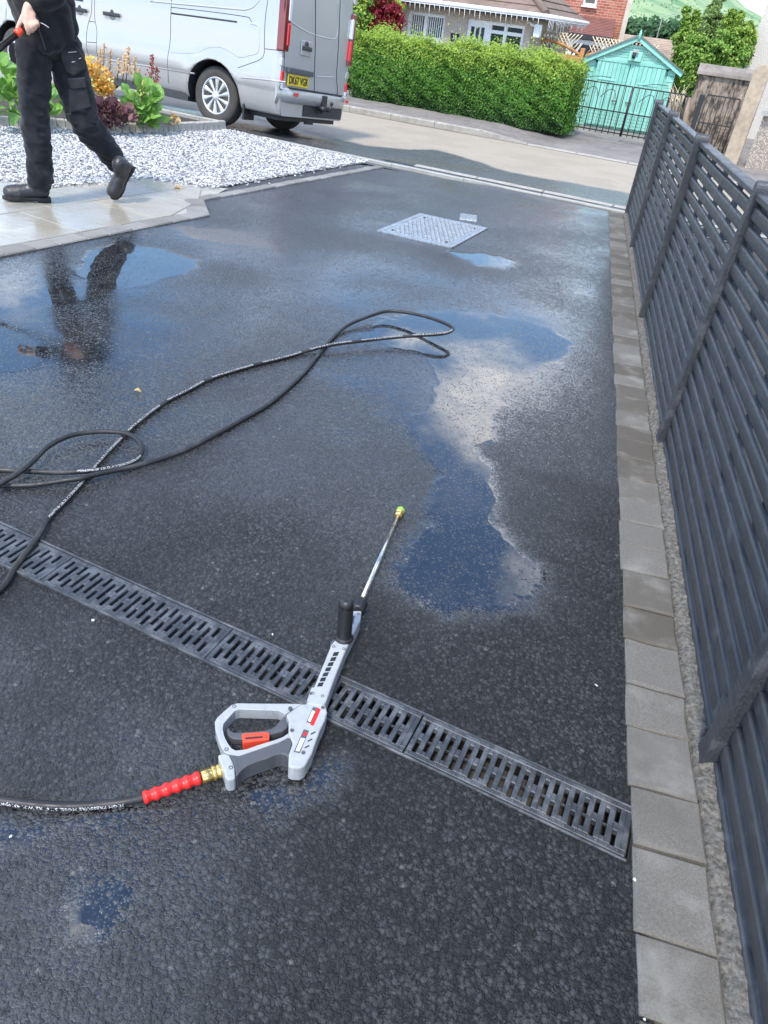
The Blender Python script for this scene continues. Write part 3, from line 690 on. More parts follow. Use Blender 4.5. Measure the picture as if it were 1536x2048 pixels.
def plate(name, poly, z1, z0, mat, bv=.003, fn=G, parent=None):
    top = [fn(*p, z1) for p in poly]; n = len(top)
    if sum(top[i].x*top[(i+1) % n].y-top[(i+1) % n].x*top[i].y for i in range(n)) < 0: top = top[::-1]
    lo = [p-Vector((0, 0, z1-z0)) for p in top]
    b = MB().add(lo+top, [tuple(range(n-1, -1, -1)), tuple(range(n, 2*n))]+[(i, (i+1) % n, n+(i+1) % n, n+i) for i in range(n)], False)
    return gp_(b.build(name, mat, parent or gun), bv)
body = plate('housing', [(832,266),(1000,149),(1045,148),(1080,60),(1115,-40),(1285,-40),(1255,110),(1287,240),(1262,330),(1215,425),(1165,560),(1120,692),(1045,826),(990,858),(920,852),(858,838),(864,700),(885,640),(907,575),(862,468),(864,330)], .052, .006, M_GREY, .0055)
# handle loop
out = [(1010,150),(800,147),(600,146),(430,144),(300,142),(240,158),(160,225),(76,303),(52,350),(60,440),(84,520),(112,600),(162,692),(225,712),(320,724),(520,655),(700,592),(745,580),(862,520),(905,560)]
inn = [(832,268),(790,245),(755,225),(500,216),(322,210),(276,224),(215,290),(150,366),(139,420),(152,490),(172,540),(205,596),(240,640),(285,662),(400,648),(520,605),(640,568),(720,543),(800,512),(862,470)]
b = MB(); n = len(out); z1, z0 = .044, .012
vt = [G(*p, z1) for p in out]+[G(*p, z1) for p in inn]; vb = [p-Vector((0, 0, z1-z0)) for p in vt]
fs = [(i, i+1, n+i+1, n+i) for i in range(n-1)]+[(3*n+i, 3*n+i+1, 2*n+i+1, 2*n+i) for i in range(n-1)]+[(i, 2*n+i, 2*n+i+1, i+1) for i in range(n-1)]+[(n+i+1, 3*n+i+1, 3*n+i, n+i) for i in range(n-1)]
b.add(vt+vb, fs, False); loop = gp_(b.build('handle_loop', M_GREY, gun), .003)
m_ = loop.data; bm = bmesh.new(); bm.from_mesh(m_); bmesh.ops.recalc_face_normals(bm, faces=bm.faces); bm.to_mesh(m_); bm.free()
plate('hose_socket', [(85,706),(160,690),(216,709),(250,780),(272,850),(279,950),(272,972),(200,990),(166,962),(150,880),(96,760)], .048, .006, M_GREY, .005)
plate('grip', [(214,705),(320,722),(520,657),(710,592),(742,580),(862,519),(903,577),(872,680),(858,760),(838,716),(790,700),(720,712),(640,745),(530,782),(430,820),(380,850),(340,886),(290,950),(272,850),(250,780)], .0485, .004, M_DGREY, .010)
plate('trigger', [(180,430),(205,400),(222,440),(260,462),(400,458),(560,445),(660,428),(720,390),(790,308),(832,272),(860,292),(856,400),(800,450),(730,470),(655,490),(650,525),(360,542),(240,532),(194,495)], .036, .016, M_DGREY, .003)
plate('trigger_lock', [(345,480),(380,470),(560,458),(600,455),(655,466),(652,540),(362,577)], .042, .014, M_ORN, .003)
plate('trigger_lock_slot', [(385,520),(570,505),(590,515),(560,525),(390,540)], .0425, .040, M_BLK, 0)
# recessed channels on the loop
for poly in ([(300,165),(590,170),(600,200),(302,185)], [(95,315),(228,198),(240,210),(105,330)], [(75,355),(108,357),(122,470),(170,590),(150,592),(98,480)]): plate('recess', poly, .0446, .040, plain('recess_grey', (.34, .355, .36), .5, var=.05) if 'M_REC' not in globals() else M_REC, 0)
for p in ((265,178),(880,197),(1115,38),(1232,65),(1050,135),(1240,190),(900,440),(1025,685),(180,650),(228,850)):
    zt = .0532 if p[0] > 850 and p != (880, 197) else (.0525 if p[0] > 800 else .0446 if p != (228, 850) else .0487)
    c = G(*p, zt); o = gp_(MB().lathe([(.0042, -.004), (.0042, .0004), (.0030, .0006), (.0026, -.001), (.001, -.001)], 12, Matrix.Translation(c)).build('screw', M_DGREY, gun), 0)
plate('sticker', [(1130,186),(1195,196),(1118,372),(1058,350)], .0526, .0515, M_DGREY, 0)
plate('sticker_band', [(1178,195),(1215,210),(1135,392),(1100,378)], .0529, .0515, M_RED, 0)
for t in (.25, .45, .65): plate('print_line', [(1065+70*t*0+t*48+46,218+t*18),(1075+t*48+46,222+t*18),(1098+t*40-24,335+t*22),(1088+t*40-24,331+t*22)], .0532, .0518, M_WHITE, 0)
plate('sticker', [(1030,430),(1085,446),(985,692),(920,676)], .0526, .0515, M_DGREY, 0)
plate('warning_triangle', [(1046,448),(1072,494),(1018,500)], .0530, .0518, M_RED, 0)
for t in (.15, .4, .65, .88): plate('print_line', [(1004+t*52-12,520+t*10),(1010+t*52-12,522+t*10),(946+t*46-8,668+t*8),(940+t*46-8,666+t*8)], .0530, .0518, M_WHITE, 0)
for y in (0, 78, 150): plate('vent_slot', [(1105-y*.45,478+y),(1155-y*.45,452+y),(1158-y*.45,464+y),(1108-y*.45,490+y)], .0528, .0500, M_BLK, 0)
# barrel shroud
plate('barrel_shroud', [(735,1302),(792,1200),(905,922),(940,880),(1020,790),(1036,706),(1100,706),(1092,765),(1042,872),(1002,950),(930,1130),(872,1290),(850,1320)], .054, .008, M_GREY, .005, Hc)
for i in range(7):
    t = i/6; cx, cy = 935-t*98, 985+t*195
    plate('shroud_slot_shade', [(cx-14,cy-10),(cx+20,cy-14),(cx+10,cy+12),(cx-24,cy+14)], .0543, .0500, M_BLK, 0, Hc)  # black plates stand in for the shade inside the open slots
plate('label_recess', [(1034,742),(1056,742),(1046,792),(1030,790)], .0543, .052, M_DGREY, 0, Hc)
for p in ((920,938),(985,952),(785,1236),(848,1254),(1078,728)):
    c = Hc(*p, .0545); gp_(MB().lathe([(.004, -.004), (.004, .0003), (.0028, .0004), (.0024, -.001), (.001, -.001)], 12, Matrix.Translation(c)).build('screw', M_DGREY, gun), 0)
# upright side grip
gb0, gb1 = Hc(985, 885, .056), None
g0 = Hc(985, 888, .05); g1 = g0+Vector((-.006, .012, .128))
ax = (g1-g0); H = ax.length; axn = ax.normalized(); Mg = frame(g0, axn.orthogonal(), None, axn); 
zz = axn; xx = axn.orthogonal().normalized(); yy = zz.cross(xx)
Mg = Matrix(((xx.x, yy.x, zz.x, g0.x), (xx.y, yy.y, zz.y, g0.y), (xx.z, yy.z, zz.z, g0.z), (0, 0, 0, 1)))
prof = [(.010, -.01), (.0235, 0), (.0245, .004), (.0185, .009)]
for i in range(28): z = .010+i*.0030; prof += [(.0178, z), (.0184, z+.0015)]
prof += [(.0168, .098), (.0168, .101), (.0182, .102), (.0178, .112), (.0145, .119), (.008, .122)]
gp_(MB().lathe(prof, 28, Mg).build('side_grip', M_BLK, gun), 0)
plate('grip_clamp', [(900,905),(940,870),(975,900),(930,950),(895,960)], .050, .012, M_DGREY, .004, Hc)
# collar, lance, nozzle
c0, c1 = Hc(1068, 712, .030), Hc(1098, 655, .028)
dl = (c1-c0).normalized()
def along(p, d, prof, seg=16):
    u = d.orthogonal().normalized(); w = d.cross(u); Mm = Matrix(((u.x, w.x, d.x, p.x), (u.y, w.y, d.y, p.y), (u.z, w.z, d.z, p.z), (0, 0, 0, 1))); return MB().lathe(prof, seg, Mm)
tip = at(797, 1031, .012); q0 = c1
ld = (tip-c0).normalized()
prof = [(.012, 0)]
for i in range(6): prof += [(.0205, .004+i*.006), (.0190, .007+i*.006)]
prof += [(.0165, .042), (.010, .046)]
gp_(along(c0, ld, prof, 20).build('collar', M_BLK, gun), 0)
gp_(along(c0+ld*.046, ld, [(.009, 0), (.009, .010), (.006, .012)], 8).build('lance_nut', M_BRASS, gun), 0)
gp_(MB().tube([c0+ld*.05, tip], .0062, 14).build('lance', M_STEEL, gun), 0)
gp_(along(tip-ld*.004, ld, [(.007, 0), (.0125, .002), (.0125, .012), (.0105, .013), (.0105, .018), (.0135, .019), (.0135, .026), (.009, .027)], 14).build('nozzle_coupling', M_BRASS, gun), 0)
gp_(along(tip+ld*.022, ld, [(.0115, 0), (.0145, .004), (.0145, .012), (.010, .014), (.010, .022), (.0075, .023)], 8).build('spray_tip', M_LIME, gun), 0)

# ================================================================= HOSE
HR = .0085
s0, s1 = G(175, 855, .022), at(441, 1541, .018)
hd = (at(300, 1591, .0145)-at(430, 1545, .017)).normalized()
gp_(along(G(165, 862, .020), hd, [(.0085, -.012), (.0085, .022), (.007, .024)], 6).build('steel_nipple', M_STEEL, gun), 0)
hose = empty('pressure_hose', at(100, 1000)); tag(hose, 'long black high pressure hose looped over the wet drive with red sleeve', 'hose'); HI = Matrix.Translation(-hose.location)
cp = at(438, 1543, .018)
def hp_(o): o.matrix_parent_inverse = HI; return o
hp_(along(cp+hd*-.006, hd, [(.009, 0), (.0145, .001), (.0145, .008), (.0125, .009), (.0125, .012), (.0155, .013), (.0155, .019), (.0125, .020)], 18).build('brass_collar', M_BRASS, hose))
hp_(along(cp+hd*.014, hd, [(.0135, 0), (.0145, .002), (.0145, .020), (.012, .022)], 6).build('brass_nut', M_BRASS, hose))
rp = []
rl = (at(284, 1597, .013)-at(398, 1556, .016)).length
for i in range(49):
    t = i/48; ph = t*5.5*2*math.pi; rp.append((.0128+.0016*math.sin(ph)-(.002 if t > .97 else 0)-.0008*t, t*rl))
hp_(along(at(400, 1555, .0165), (at(284, 1597, .0125)-at(400, 1555, .0165)).normalized(), rp, 20).build('sleeve', M_RED, hose))
L0 = [at(300, 1591, .0125), at(284, 1596, .012), at(230, 1606, .0095), at(150, 1612, .009), at(85, 1610, .009), at(0, 1600, .009), at(-120, 1575, .009), at(-320, 1500, .009), at(-430, 1400, .009), at(-380, 1310, .009), at(-200, 1262, .009), at(-90, 1235, .009)]
PA = [(0,1180,0),(33,1131,0),(75,1074,0.006),(98,1036,0),(130,1003,0),(163,967,0),(195,928,0),(221,899,0),(247,873,.0),(270,850,0),(325,808,0),(374,782,0),(423,757,0),(500,733,0),(574,714,0),(621,700,.004),(667,689,.020),(724,682,.022),(786,675,.028),(839,671,.040),(872,669,.050),(893,666,.056),(905,660,.059),(903,654,.060),(888,646,.060),(861,636,.056),(824,627,.045),(780,622,.035),(746,630,.025),(699,649,.010),(667,674,0),(636,711,0),(605,749,0),(542,805,0),(480,842,0),(390,891,0),(325,917,0),(260,935,.004),(195,948,.016),(163,956,.020),(130,961,.014),(65,970,.002),(6,971,0),(-60,968,.0),(-140,960,.0),(-165,985,0),(-110,1010,0),(-40,992,.010),(0,968,.022),(52,935,.024),(98,892,.020),(146,870,.018),(211,863,.016),(260,870,.020),(283,892,.014),(277,915,.004),(247,930,.008),(195,940,.020),(160,943,.018),(117,945,.010),(40,942,.002),(0,940,0),(-150,938,0),(-420,930,0),(-900,900,0)]
path = catmull(L0+[at(a, b, HR+h) for a, b, h in PA], 10)
# resample evenly
d_ = [0]
for a, b in zip(path[:-1], path[1:]): d_.append(d_[-1]+(b-a).length)
tot = d_[-1]; N = int(tot/.012); arr = np.array([tuple(p) for p in path]); tt = np.linspace(0, tot, N); rs = [Vector((np.interp(t, d_, arr[:, 0]), np.interp(t, d_, arr[:, 1]), np.interp(t, d_, arr[:, 2]))) for t in tt]
def mat_hose():
    m = NT('black_rubber_hose'); f = m.noise(60, 4); d2 = m.noise(9, 4, .6)
    c = m.mix(m.rng(d2, .45, .75), (.014, .014, .015), (.050, .049, .047)); m.set(c, m.rng(f, .3, .7, .42, .62), 0, .5); m.bump(f, .2, .0008); return m.mat
M_HOSE = mat_hose()
hp_(MB().tube(rs, HR, 14).build('tube', M_HOSE, hose))
# printing along the hose: flat lettering wrapped on the tube
def hose_text(txt, s_start, phi, size=.0105, flip=1, gapj=0):
    cu = bpy.data.curves.new('lettering', 'FONT'); cu.body = txt; cu.size = size; cu.resolution_u = 1
    to = bpy.data.objects.new('lettering', cu); COL.objects.link(to); bpy.context.view_layer.update()
    dg = bpy.context.evaluated_depsgraph_get(); tm = bpy.data.meshes.new_from_object(to.evaluated_get(dg)); bpy.data.objects.remove(to); bpy.data.curves.remove(cu)
    n = len(tm.vertices); co = np.zeros(n*3); tm.vertices.foreach_get('co', co); co = co.reshape(-1, 3)
    step = tot/(N-1); outv = []
    for x, y, _ in co:
        s = s_start+flip*x; i = min(max(int(s/step), 1), N-3); fr = s/step-i; p = rs[i].lerp(rs[i+1], fr); t = (rs[i+1]-rs[i-1]).normalized()
        side = t.cross(Vector((0, 0, 1))).normalized(); up = side.cross(t); a = phi+flip*(y-size*.35)/HR
        outv.append(p+(up*math.cos(a)+side*math.sin(a)*-1)*(HR+.0004))
    me2 = bpy.data.meshes.new('lettering'); fs = [tuple(p.vertices) for p in tm.polygons]
    if flip < 0 or True: pass
    me2.from_pydata([tuple(v) for v in outv], [], fs); me2.materials.append(M_WHITE); me2.update()
    bpy.data.meshes.remove(tm); o = bpy.data.objects.new('lettering', me2); COL.objects.link(o); o.parent = hose; o.matrix_parent_inverse = HI; return co[:, 0].max()
def nearest_s(p): return tot*min(range(N), key=lambda i: (rs[i]-p).length)/(N-1)
TXT = 'HIGH PRESSURE HOSE, 5/16" R2 W.P. 4310psi/300bar'
sA = nearest_s(at(0, 1180, HR)); sB = nearest_s(at(906, 660, .07)); s_ = sA+.02
while s_ < sB-.45:
    w_ = hose_text(TXT, s_+.52, -.50, .0100, -1); s_ += w_+.05
sC = nearest_s(at(283, 892, .014+HR)); hose_text(TXT, sC+.06, .75, .0100, 1)
hose_text(TXT, nearest_s(at(250, 1603, .009)), 1.45, .0115, 1)

# ================================================================= VAN
def mat_paint():
    m = NT('silver_paint'); f = m.noise(900, 2, .5); g1 = m.noise(2.0, 4, .6); geo = m.n('ShaderNodeNewGeometry').outputs['Position']
    c = m.mix(m.rng(f, .35, .65), (.40, .397, .39), (.49, .487, .48))
    sp = m.n('ShaderNodeSeparateXYZ'); m.l(m.tc.outputs['Object'], sp.inputs[0])
    dirt = m.math('MULTIPLY', m.rng(sp.outputs[2], .30, .75, 1, 0), m.rng(g1, .35, .65, .2, 1))
    c = m.mix(m.math('MULTIPLY', dirt, .55), c, (.34, .31, .27))
    m.set(c, m.math('ADD', .30, m.math('MULTIPLY', dirt, .3)), .30, .5, coat=.6); m.b.inputs['Coat Roughness'].default_value = .06; return m.mat
M_PAINT = mat_paint()
M_SEAM = plain('panel_gap', (.03, .031, .034), .6, var=.1)
M_TRIM = plain('black_trim', (.035, .036, .038), .5, var=.2, scale=30)
M_TYRE = plain('tyre_rubber', (.062, .056, .050), .8, var=.3, scale=12, bump=.2)
M_HUB = plain('wheel_trim', (.58, .59, .60), .32, .5, var=.06)
M_REDL = NT('red_lens'); M_REDL.set((.17, .004, .008), .12, 0, .6, coat=.6); M_REDL = M_REDL.mat
M_REDB = NT('bright_red_lens'); M_REDB.set((.72, .012, .02), .15, 0, .6, coat=.6); M_REDB = M_REDB.mat
M_CLR = NT('clear_lens'); M_CLR.set((.72, .72, .72), .12, 0, .6, coat=.6); M_CLR = M_CLR.mat
M_YEL = plain('yellow_plate', (.78, .56, .02), .4, var=.03)
M_GLASS = NT('dark_glass'); M_GLASS.set((.02, .025, .03), .05, 0, .6); M_GLASS = M_GLASS.mat
VY, VP, VR = 2.955, -.017, .100
van = empty('van', (-4.664, 10.704, -.339)); MV = Matrix.Translation(van.location)@Matrix.Rotation(VY, 4, 'Z')@Matrix.Rotation(VP, 4, 'Y')@Matrix.Rotation(VR, 4, 'X')
van.matrix_basis = MV; tag(van, 'silver panel van parked on the street behind the planted bed', 'van')
VI = MV.inverted()
def vhit(px, py, axis, v):
    o = VI@Vector((0, 0, CAM_H)); d = VI.to_3x3()@Vector(ray(px, py)); t = (v-o[axis])/d[axis]; return o+d*t
def c2(a, b): return 300+a*.27344, b*.27344
def c1(a, b): return a*.32552, b*.32552
ZP = [.27, .34, .42, .50, .545, .56, .60, .66, .72, .80, .90, 1.0, 1.1, 1.2, 1.3, 1.45, 1.6, 1.75, 1.86, 1.93, 1.965]
YP = [.880, .915, .935, .948, .954, .966, .972, .976, .974, .965, .960, .962, .965, .962, .950, .925, .895, .860, .820, .740, .55]
def ztop(x): return float(np.interp(x, [-.98, -.75, 2.6, 2.9, 3.7, 4.2, 4.42], [1.93, 1.965, 1.965, 1.93, 1.22, 1.02, .92]))
def wplan(x): return float(np.interp(x, [-.985, -.95, -.88, -.72, -.3, 3.0, 3.8, 4.2, 4.42], [.925, .95, .972, .988, 1, 1, .97, .90, .74]))
def yside(x, z):
    y = float(np.interp(z, ZP, YP))*wplan(x)
    for ax in (0, 3.498):
        r = math.hypot(x-ax, z-.35)
        if r < .75 and z < .95: y += .020*math.exp(-((r-.43)/.075)**2)
    return y
XS = list(np.concatenate([[-.975], np.linspace(-.955, -.72, 8), np.arange(-.68, 1.0, .045), np.arange(1.05, 2.9, .15), np.arange(2.9, 4.1, .05), [4.15, 4.3, 4.42]]))
zf = list(np.linspace(.27, 1.0, 34))+[1.08, 1.16, 1.25, 1.35, 1.45, 1.55, 1.65, 1.75, 1.83, 1.89, 1.93, 1.955, 1.965]
def sect(x):
    zt = ztop(x); L = []
    for z in zf:
        zz = z if z <= 1.0 and zt > 1.3 else (.27+(z-.27)*(zt-.27)/(1.695) if zt <= 1.3 else 1.0+(z-1.0)*(zt-1.0)/.965)
        L.append((x, yside(x, z if zt > 1.3 else .27+(z-.27)*.9), zz))
    return L
b = MB(); P = [sect(x) for x in XS]; m_ = len(zf)
full = [[(x, y, z) for x, y, z in s]+[(s[-1][0], s[-1][1]*k, s[-1][2]+.008*(1-k*k)) for k in (.6, .2, -.2, -.6)]+[(x, -y, z) for x, y, z in s[::-1]] for s in P]
b.grid([list(c) for c in zip(*full)], True)
ns = len(full[0])
# floor, rear and front caps
b.add([(s[0]) for s in full]+[(s[-1]) for s in full], [(i, len(XS)+i, len(XS)+i+1, i+1) for i in range(len(XS)-1)], False)
def cap(s, fx, rev):
    cols = np.linspace(1, -1, 13); h = ns//2
    rows = [[(fx(s[i][0], s[i][1]*k, s[i][2]), s[i][1]*k, s[i][2]) for k in cols] for i in range(m_)]
    b.grid(rows if not rev else [r[::-1] for r in rows], True)
    t = [s[m_+k] for k in range(4)]; b.add([rows[-1][0]]+[s[m_-1]]+t+[s[m_+4]], [(1, 2, 3, 4, 5, 6)], False)
cap(full[0], lambda x, y, z: x-.012*(1-(y/.93)**4), True); cap(full[-1], lambda x, y, z: x+.05*(1-(y/.8)**2), False)
vm = b.mesh('body', [M_PAINT, M_SEAM]); bm = bmesh.new(); bm.from_mesh(vm); bmesh.ops.remove_doubles(bm, verts=bm.verts, dist=.0008); bmesh.ops.recalc_face_normals(bm, faces=bm.faces); bm.to_mesh(vm); bm.free()
body = bpy.data.objects.new('body', vm); COL.objects.link(body)
for ax in (0, 3.498):
    cb = MB(); prof = [(.415*math.cos(a), .33+.415*math.sin(a)) for a in np.linspace(0, math.pi, 28)]+[(-.415, -.2), (.415, -.2)]
    for s in (1, -1):
        cb2 = MB(); cb2.prism(prof, .50, 1.2, Matrix(((1, 0, 0, ax), (0, 0, s, 0), (0, 1, 0, 0), (0, 0, 0, 1)))); co_ = cb2.build('cutter', M_SEAM)
        bm = bmesh.new(); bm.from_mesh(co_.data); bmesh.ops.recalc_face_normals(bm, faces=bm.faces); bm.to_mesh(co_.data); bm.free()
        md = body.modifiers.new('b', 'BOOLEAN'); md.operation = 'DIFFERENCE'; md.object = co_; md.solver = 'EXACT'; md.material_mode = 'TRANSFER'
        bpy.context.view_layer.update(); ev = body.evaluated_get(bpy.context.evaluated_depsgraph_get()); nm = bpy.data.meshes.new_from_object(ev)
        body.modifiers.clear(); body.data = nm; bpy.data.objects.remove(co_)
body.parent = van; body.name = 'body'
def sideline(name, pts, r, mat, off=.0005, n=6, conv=c1):
    P = []
    for p in pts:
        h = vhit(*conv(*p), 1, .965); P.append(Vector((h.x, 0, h.z)))
    Q = catmull(P, n) if len(P) > 2 else [P[0].lerp(P[1], t/10) for t in range(11)]
    return MB().tube([(q.x, yside(q.x, q.z)+off, q.z) for q in Q], r, 6).build(name, mat, van)
for pts, cv in (([(152,-30),(152,100),(146,300),(131,450),(122,605)], c2), ([(565,-30),(560,80),(545,130),(534,200),(537,330),(545,430)], c1), ([(582,-30),(580,70),(583,130),(596,200),(594,330),(600,430)], c1), ([(545,131),(584,135)], c1), ([(538,258),(594,263)], c1),
    ([(845,-20),(836,110),(832,300),(826,400),(790,440),(720,468),(645,497)], c2), ([(832,355),(950,368)], c2), ([(155,52),(440,85),(690,120),(725,135),(738,160)], c2)):
    sideline('panel_seam', pts, .0042, M_SEAM, -.0008, 6, cv)
for pts, cv, r in (([(0,8),(350,40),(640,66),(700,66),(745,45),(790,-10)], c2, .013), ([(155,385),(300,388),(360,382),(430,348),(520,345),(600,385),(655,418),(720,405),(780,385),(797,320),(797,220),(780,185),(735,175)], c2, .007), ([(560,352),(900,405),(1195,452)], c1, .010), ([(668,567),(800,578),(972,596)], c2, .010)):
    sideline('swage_line', pts, r, M_PAINT, -r*.45, 6, cv)
sideline('door_track', [(155,97),(635,160)], .011, M_SEAM, -.005, 6, c2)
# sill
h0, h1 = vhit(*c2(-300, 560), 1, .9), vhit(*c2(355, 680), 1, .9)
MB().bev(((.42+2.95)/2, .86, .265), (2.5, .10, .10), .01).build('sill', M_TRIM, van)
MB().bev(((.42+2.95)/2, -.86, .265), (2.5, .10, .10), .01).build('sill', M_TRIM, van)
MB().box((1.4, 0, .27), (4.6, 1.55, .12)).build('underbody', M_SEAM, van)
# handles
for a, bb in (((445,55),(538,68)), ((640,82),(740,97))):
    p, q = vhit(*c1(*a), 1, .965), vhit(*c1(*bb), 1, .965); cx, cz = (p.x+q.x)/2, (p.z+q.z)/2; L = abs(p.x-q.x)
    hd_ = empty('door_handle'); hd_.parent = van; hd_.location = (cx, yside(cx, cz), cz); hd_.rotation_euler = (0, math.atan2(q.z-p.z, q.x-p.x) and .02, 0)
    MB().lathe([(.062, -.02), (.060, .002), (.050, .005)], 20, Matrix.Rotation(-math.pi/2, 4, 'X')).build('handle_dish', M_PAINT, hd_)
    MB().lathe([(.046, -.01), (.045, .004), (.03, .006)], 18, Matrix.Translation((0, 0, .012))@Matrix.Rotation(-math.pi/2, 4, 'X')).build('lock_boss', M_TRIM, hd_)
    bevel(MB().box((0, .024, 0), (L, .022, .044)).build('handle_bar', M_TRIM, hd_), .010, 3)
# wheels
def tyre_mesh():
    prof = [(.20, -.085), (.235, -.10), (.285, -.107), (.325, -.098), (.338, -.080), (.343, -.06), (.343, .06), (.338, .080), (.325, .098), (.285, .107), (.235, .10), (.20, .085)]
    return MB().lathe(prof, 40).mesh('tyre', M_TYRE)
TM = tyre_mesh()
def hub_mesh():
    b = MB(); b.lathe([(.218, .06), (.222, .092), (.214, .101), (.200, .096), (.196, .082)], 36); b.lathe([(.060, .06), (.058, .098), (.048, .104), (.02, .105)], 20)
    for k in range(10):
        a = 2*math.pi*k/10; Mr = Matrix.Rotation(a, 4, 'Z'); n = 6; P = []
        for i in range(n+1):
            t = i/n; r = .045+t*.155; w = .013+.030*t**1.4; sk = .03*t
            P.append([Mr@Vector((r, -w+sk, .078-.003*t)), Mr@Vector((r, -w*.6+sk, .100-.006*t)), Mr@Vector((r, w*.6+sk, .100-.006*t)), Mr@Vector((r, w+sk, .078-.003*t))])
        b.grid(P)
    return b.mesh('wheel_trim', M_HUB)
HM = hub_mesh(); DM_ = MB().lathe([(.205, .03), (.205, .066), (.02, .066)], 30).mesh('brake_disc', M_SEAM)
LG = MB().prism([(0, .022), (.014, 0), (0, -.022), (-.014, 0)], .1055, .108).mesh('badge', M_STEEL)
for x in (0, 3.498):
    for s in (1, -1):
        w_ = empty('wheel'); w_.parent = van; w_.matrix_local = Matrix.Translation((x, s*.80, .343))@Matrix.Rotation(-s*math.pi/2, 4, 'X')@Matrix.Rotation(.12, 4, 'Z')
        inst('tyre', TM, w_); inst('wheel_trim', HM, w_); inst('brake_disc', DM_, w_); inst('badge', LG, w_)
# rear
def rplate(name, pts, x0, x1, mat, conv=c2, bv=.004, parent=None, plane=-.985):
    P = [vhit(*conv(*p), 0, plane) for p in pts]; poly = [(p.y, p.z) for p in P]
    ar = sum(poly[i][0]*poly[(i+1) % len(poly)][1]-poly[(i+1) % len(poly)][0]*poly[i][1] for i in range(len(poly)))
    if ar < 0: poly = poly[::-1]
    o = MB().prism(poly, x0, x1, Matrix(((0, 0, 1, 0), (1, 0, 0, 0), (0, 1, 0, 0), (0, 0, 0, 1)))).build(name, mat, parent or van)
    if bv: bevel(o, bv, 2)
    return o
def rline(name, pts, r, mat, n=6, x=-.988):
    P = [vhit(*c2(*p), 0, x) for p in pts]; Q = catmull(P, n) if len(P) > 2 else P
    return MB().tube([(x-.0, q.y, q.z) for q in Q], r, 6).build(name, mat, van)
L_ = [(y_, z_) for y_, z_ in ((.905, 1.62), (.905, .98))]
for s in (1, -1):
    tl = empty('tail_light'); tl.parent = van; tl.location = (-.945, s*.865, 0)
    z0, z1 = .98, 1.60
    def lens(name, ya, yb, za, zb, m, out=0.0):
        o = MB().bev((0, 0, 0), (.10+out, abs(yb-ya), zb-za), .012, Matrix.Translation(((-.012-out/2), s*(ya+yb)/2, (za+zb)/2))).build(name, m, tl); bevel(o, .012, 3); return o
    lens('lens', -.06, .072, z0, z1, M_REDL); lens('lens', -.062, .0, z0+.06, z0+.30, M_REDB, .010); lens('lens', -.062, -.005, z0+.32, z0+.56, M_CLR, .010)
    ll = empty('reflector'); ll.parent = van; ll.location = (-.97, s*.872, .66)
    bevel(MB().box((0, 0, .05), (.05, .055, .11)).build('lens', M_REDB, ll), .006); bevel(MB().box((0, 0, -.05), (.05, .055, .088)).build('lens', M_CLR, ll), .006)
    for z in (.86, 1.75): bevel(MB().box((-.955, s*.875, z), (.07, .075, .085)).build('hinge', M_PAINT, van), .008)
rline('door_seam', [(1212,-40),(1210,300),(1205,500),(1200,720)], .005, M_SEAM, 6, -.990)
rline('panel_seam', [(985,-20),(985,280),(980,560),(975,665),(1340,748),(1365,530),(1380,300),(1392,0)], .005, M_SEAM, 4, -.988)
rline('swage_line', [(1015,-20),(1022,140),(1060,180),(1180,248),(1330,285),(1360,270),(1372,200),(1372,0)], .012, M_PAINT, 6, -.982)
rline('swage_line', [(1212,560),(1300,565),(1345,580),(1342,740)], .011, M_PAINT, 6, -.982)
hp = vhit(*c2(1140, 355), 0, -.99); rh = empty('rear_handle'); rh.parent = van; rh.location = (-.99, hp.y, hp.z)
bevel(MB().box((-.004, 0, 0), (.02, .27, .17)).build('handle_dish', M_PAINT, rh), .02, 3); bevel(MB().box((-.022, 0, .0), (.03, .22, .05)).build('handle_bar', M_TRIM, rh), .010, 2); MB().lathe([(.05, -.01), (.05, .008), (.03, .012)], 16, Matrix.Translation((-.012, .01, .03))@Matrix.Rotation(-math.pi/2, 4, 'Y')).build('lock_boss', M_TRIM, rh)
pc = vhit(*c2(1081, 594), 0, -.995)
lb = empty('number_plate_lamp'); lb.parent = van; lb.location = (-1.0, pc.y-.02, pc.z+.105); bevel(MB().box((-.012, 0, 0), (.05, .62, .062)).build('lamp_bar', M_DGREY, lb), .010)
npl = empty('number_plate'); npl.parent = van; npl.location = (-1.0, pc.y, pc.z); bevel(MB().box((-.002, 0, 0), (.008, .52, .125)).build('plate', M_YEL, npl), .002)
cu = bpy.data.curves.new('lettering', 'FONT'); cu.body = 'DK67 VGR'; cu.size = .118; cu.align_x = 'CENTER'; cu.align_y = 'CENTER'; cu.extrude = .001; cu.offset = .0032; cu.space_character = 1.06
to = bpy.data.objects.new('lettering', cu); COL.objects.link(to); bpy.context.view_layer.update(); tm = bpy.data.meshes.new_from_object(to.evaluated_get(bpy.context.evaluated_depsgraph_get())); bpy.data.objects.remove(to)
xs_ = [v.co.x for v in tm.vertices]; sx = .475/(max(xs_)-min(xs_)); tm.materials.clear(); tm.materials.append(M_BLK)
lt = inst('lettering', tm, npl); lt.matrix_local = Matrix(((0, 0, -1, -.0085), (-sx, 0, 0, 0), (0, 1.0, 0, -.004), (0, 0, 0, 1)))
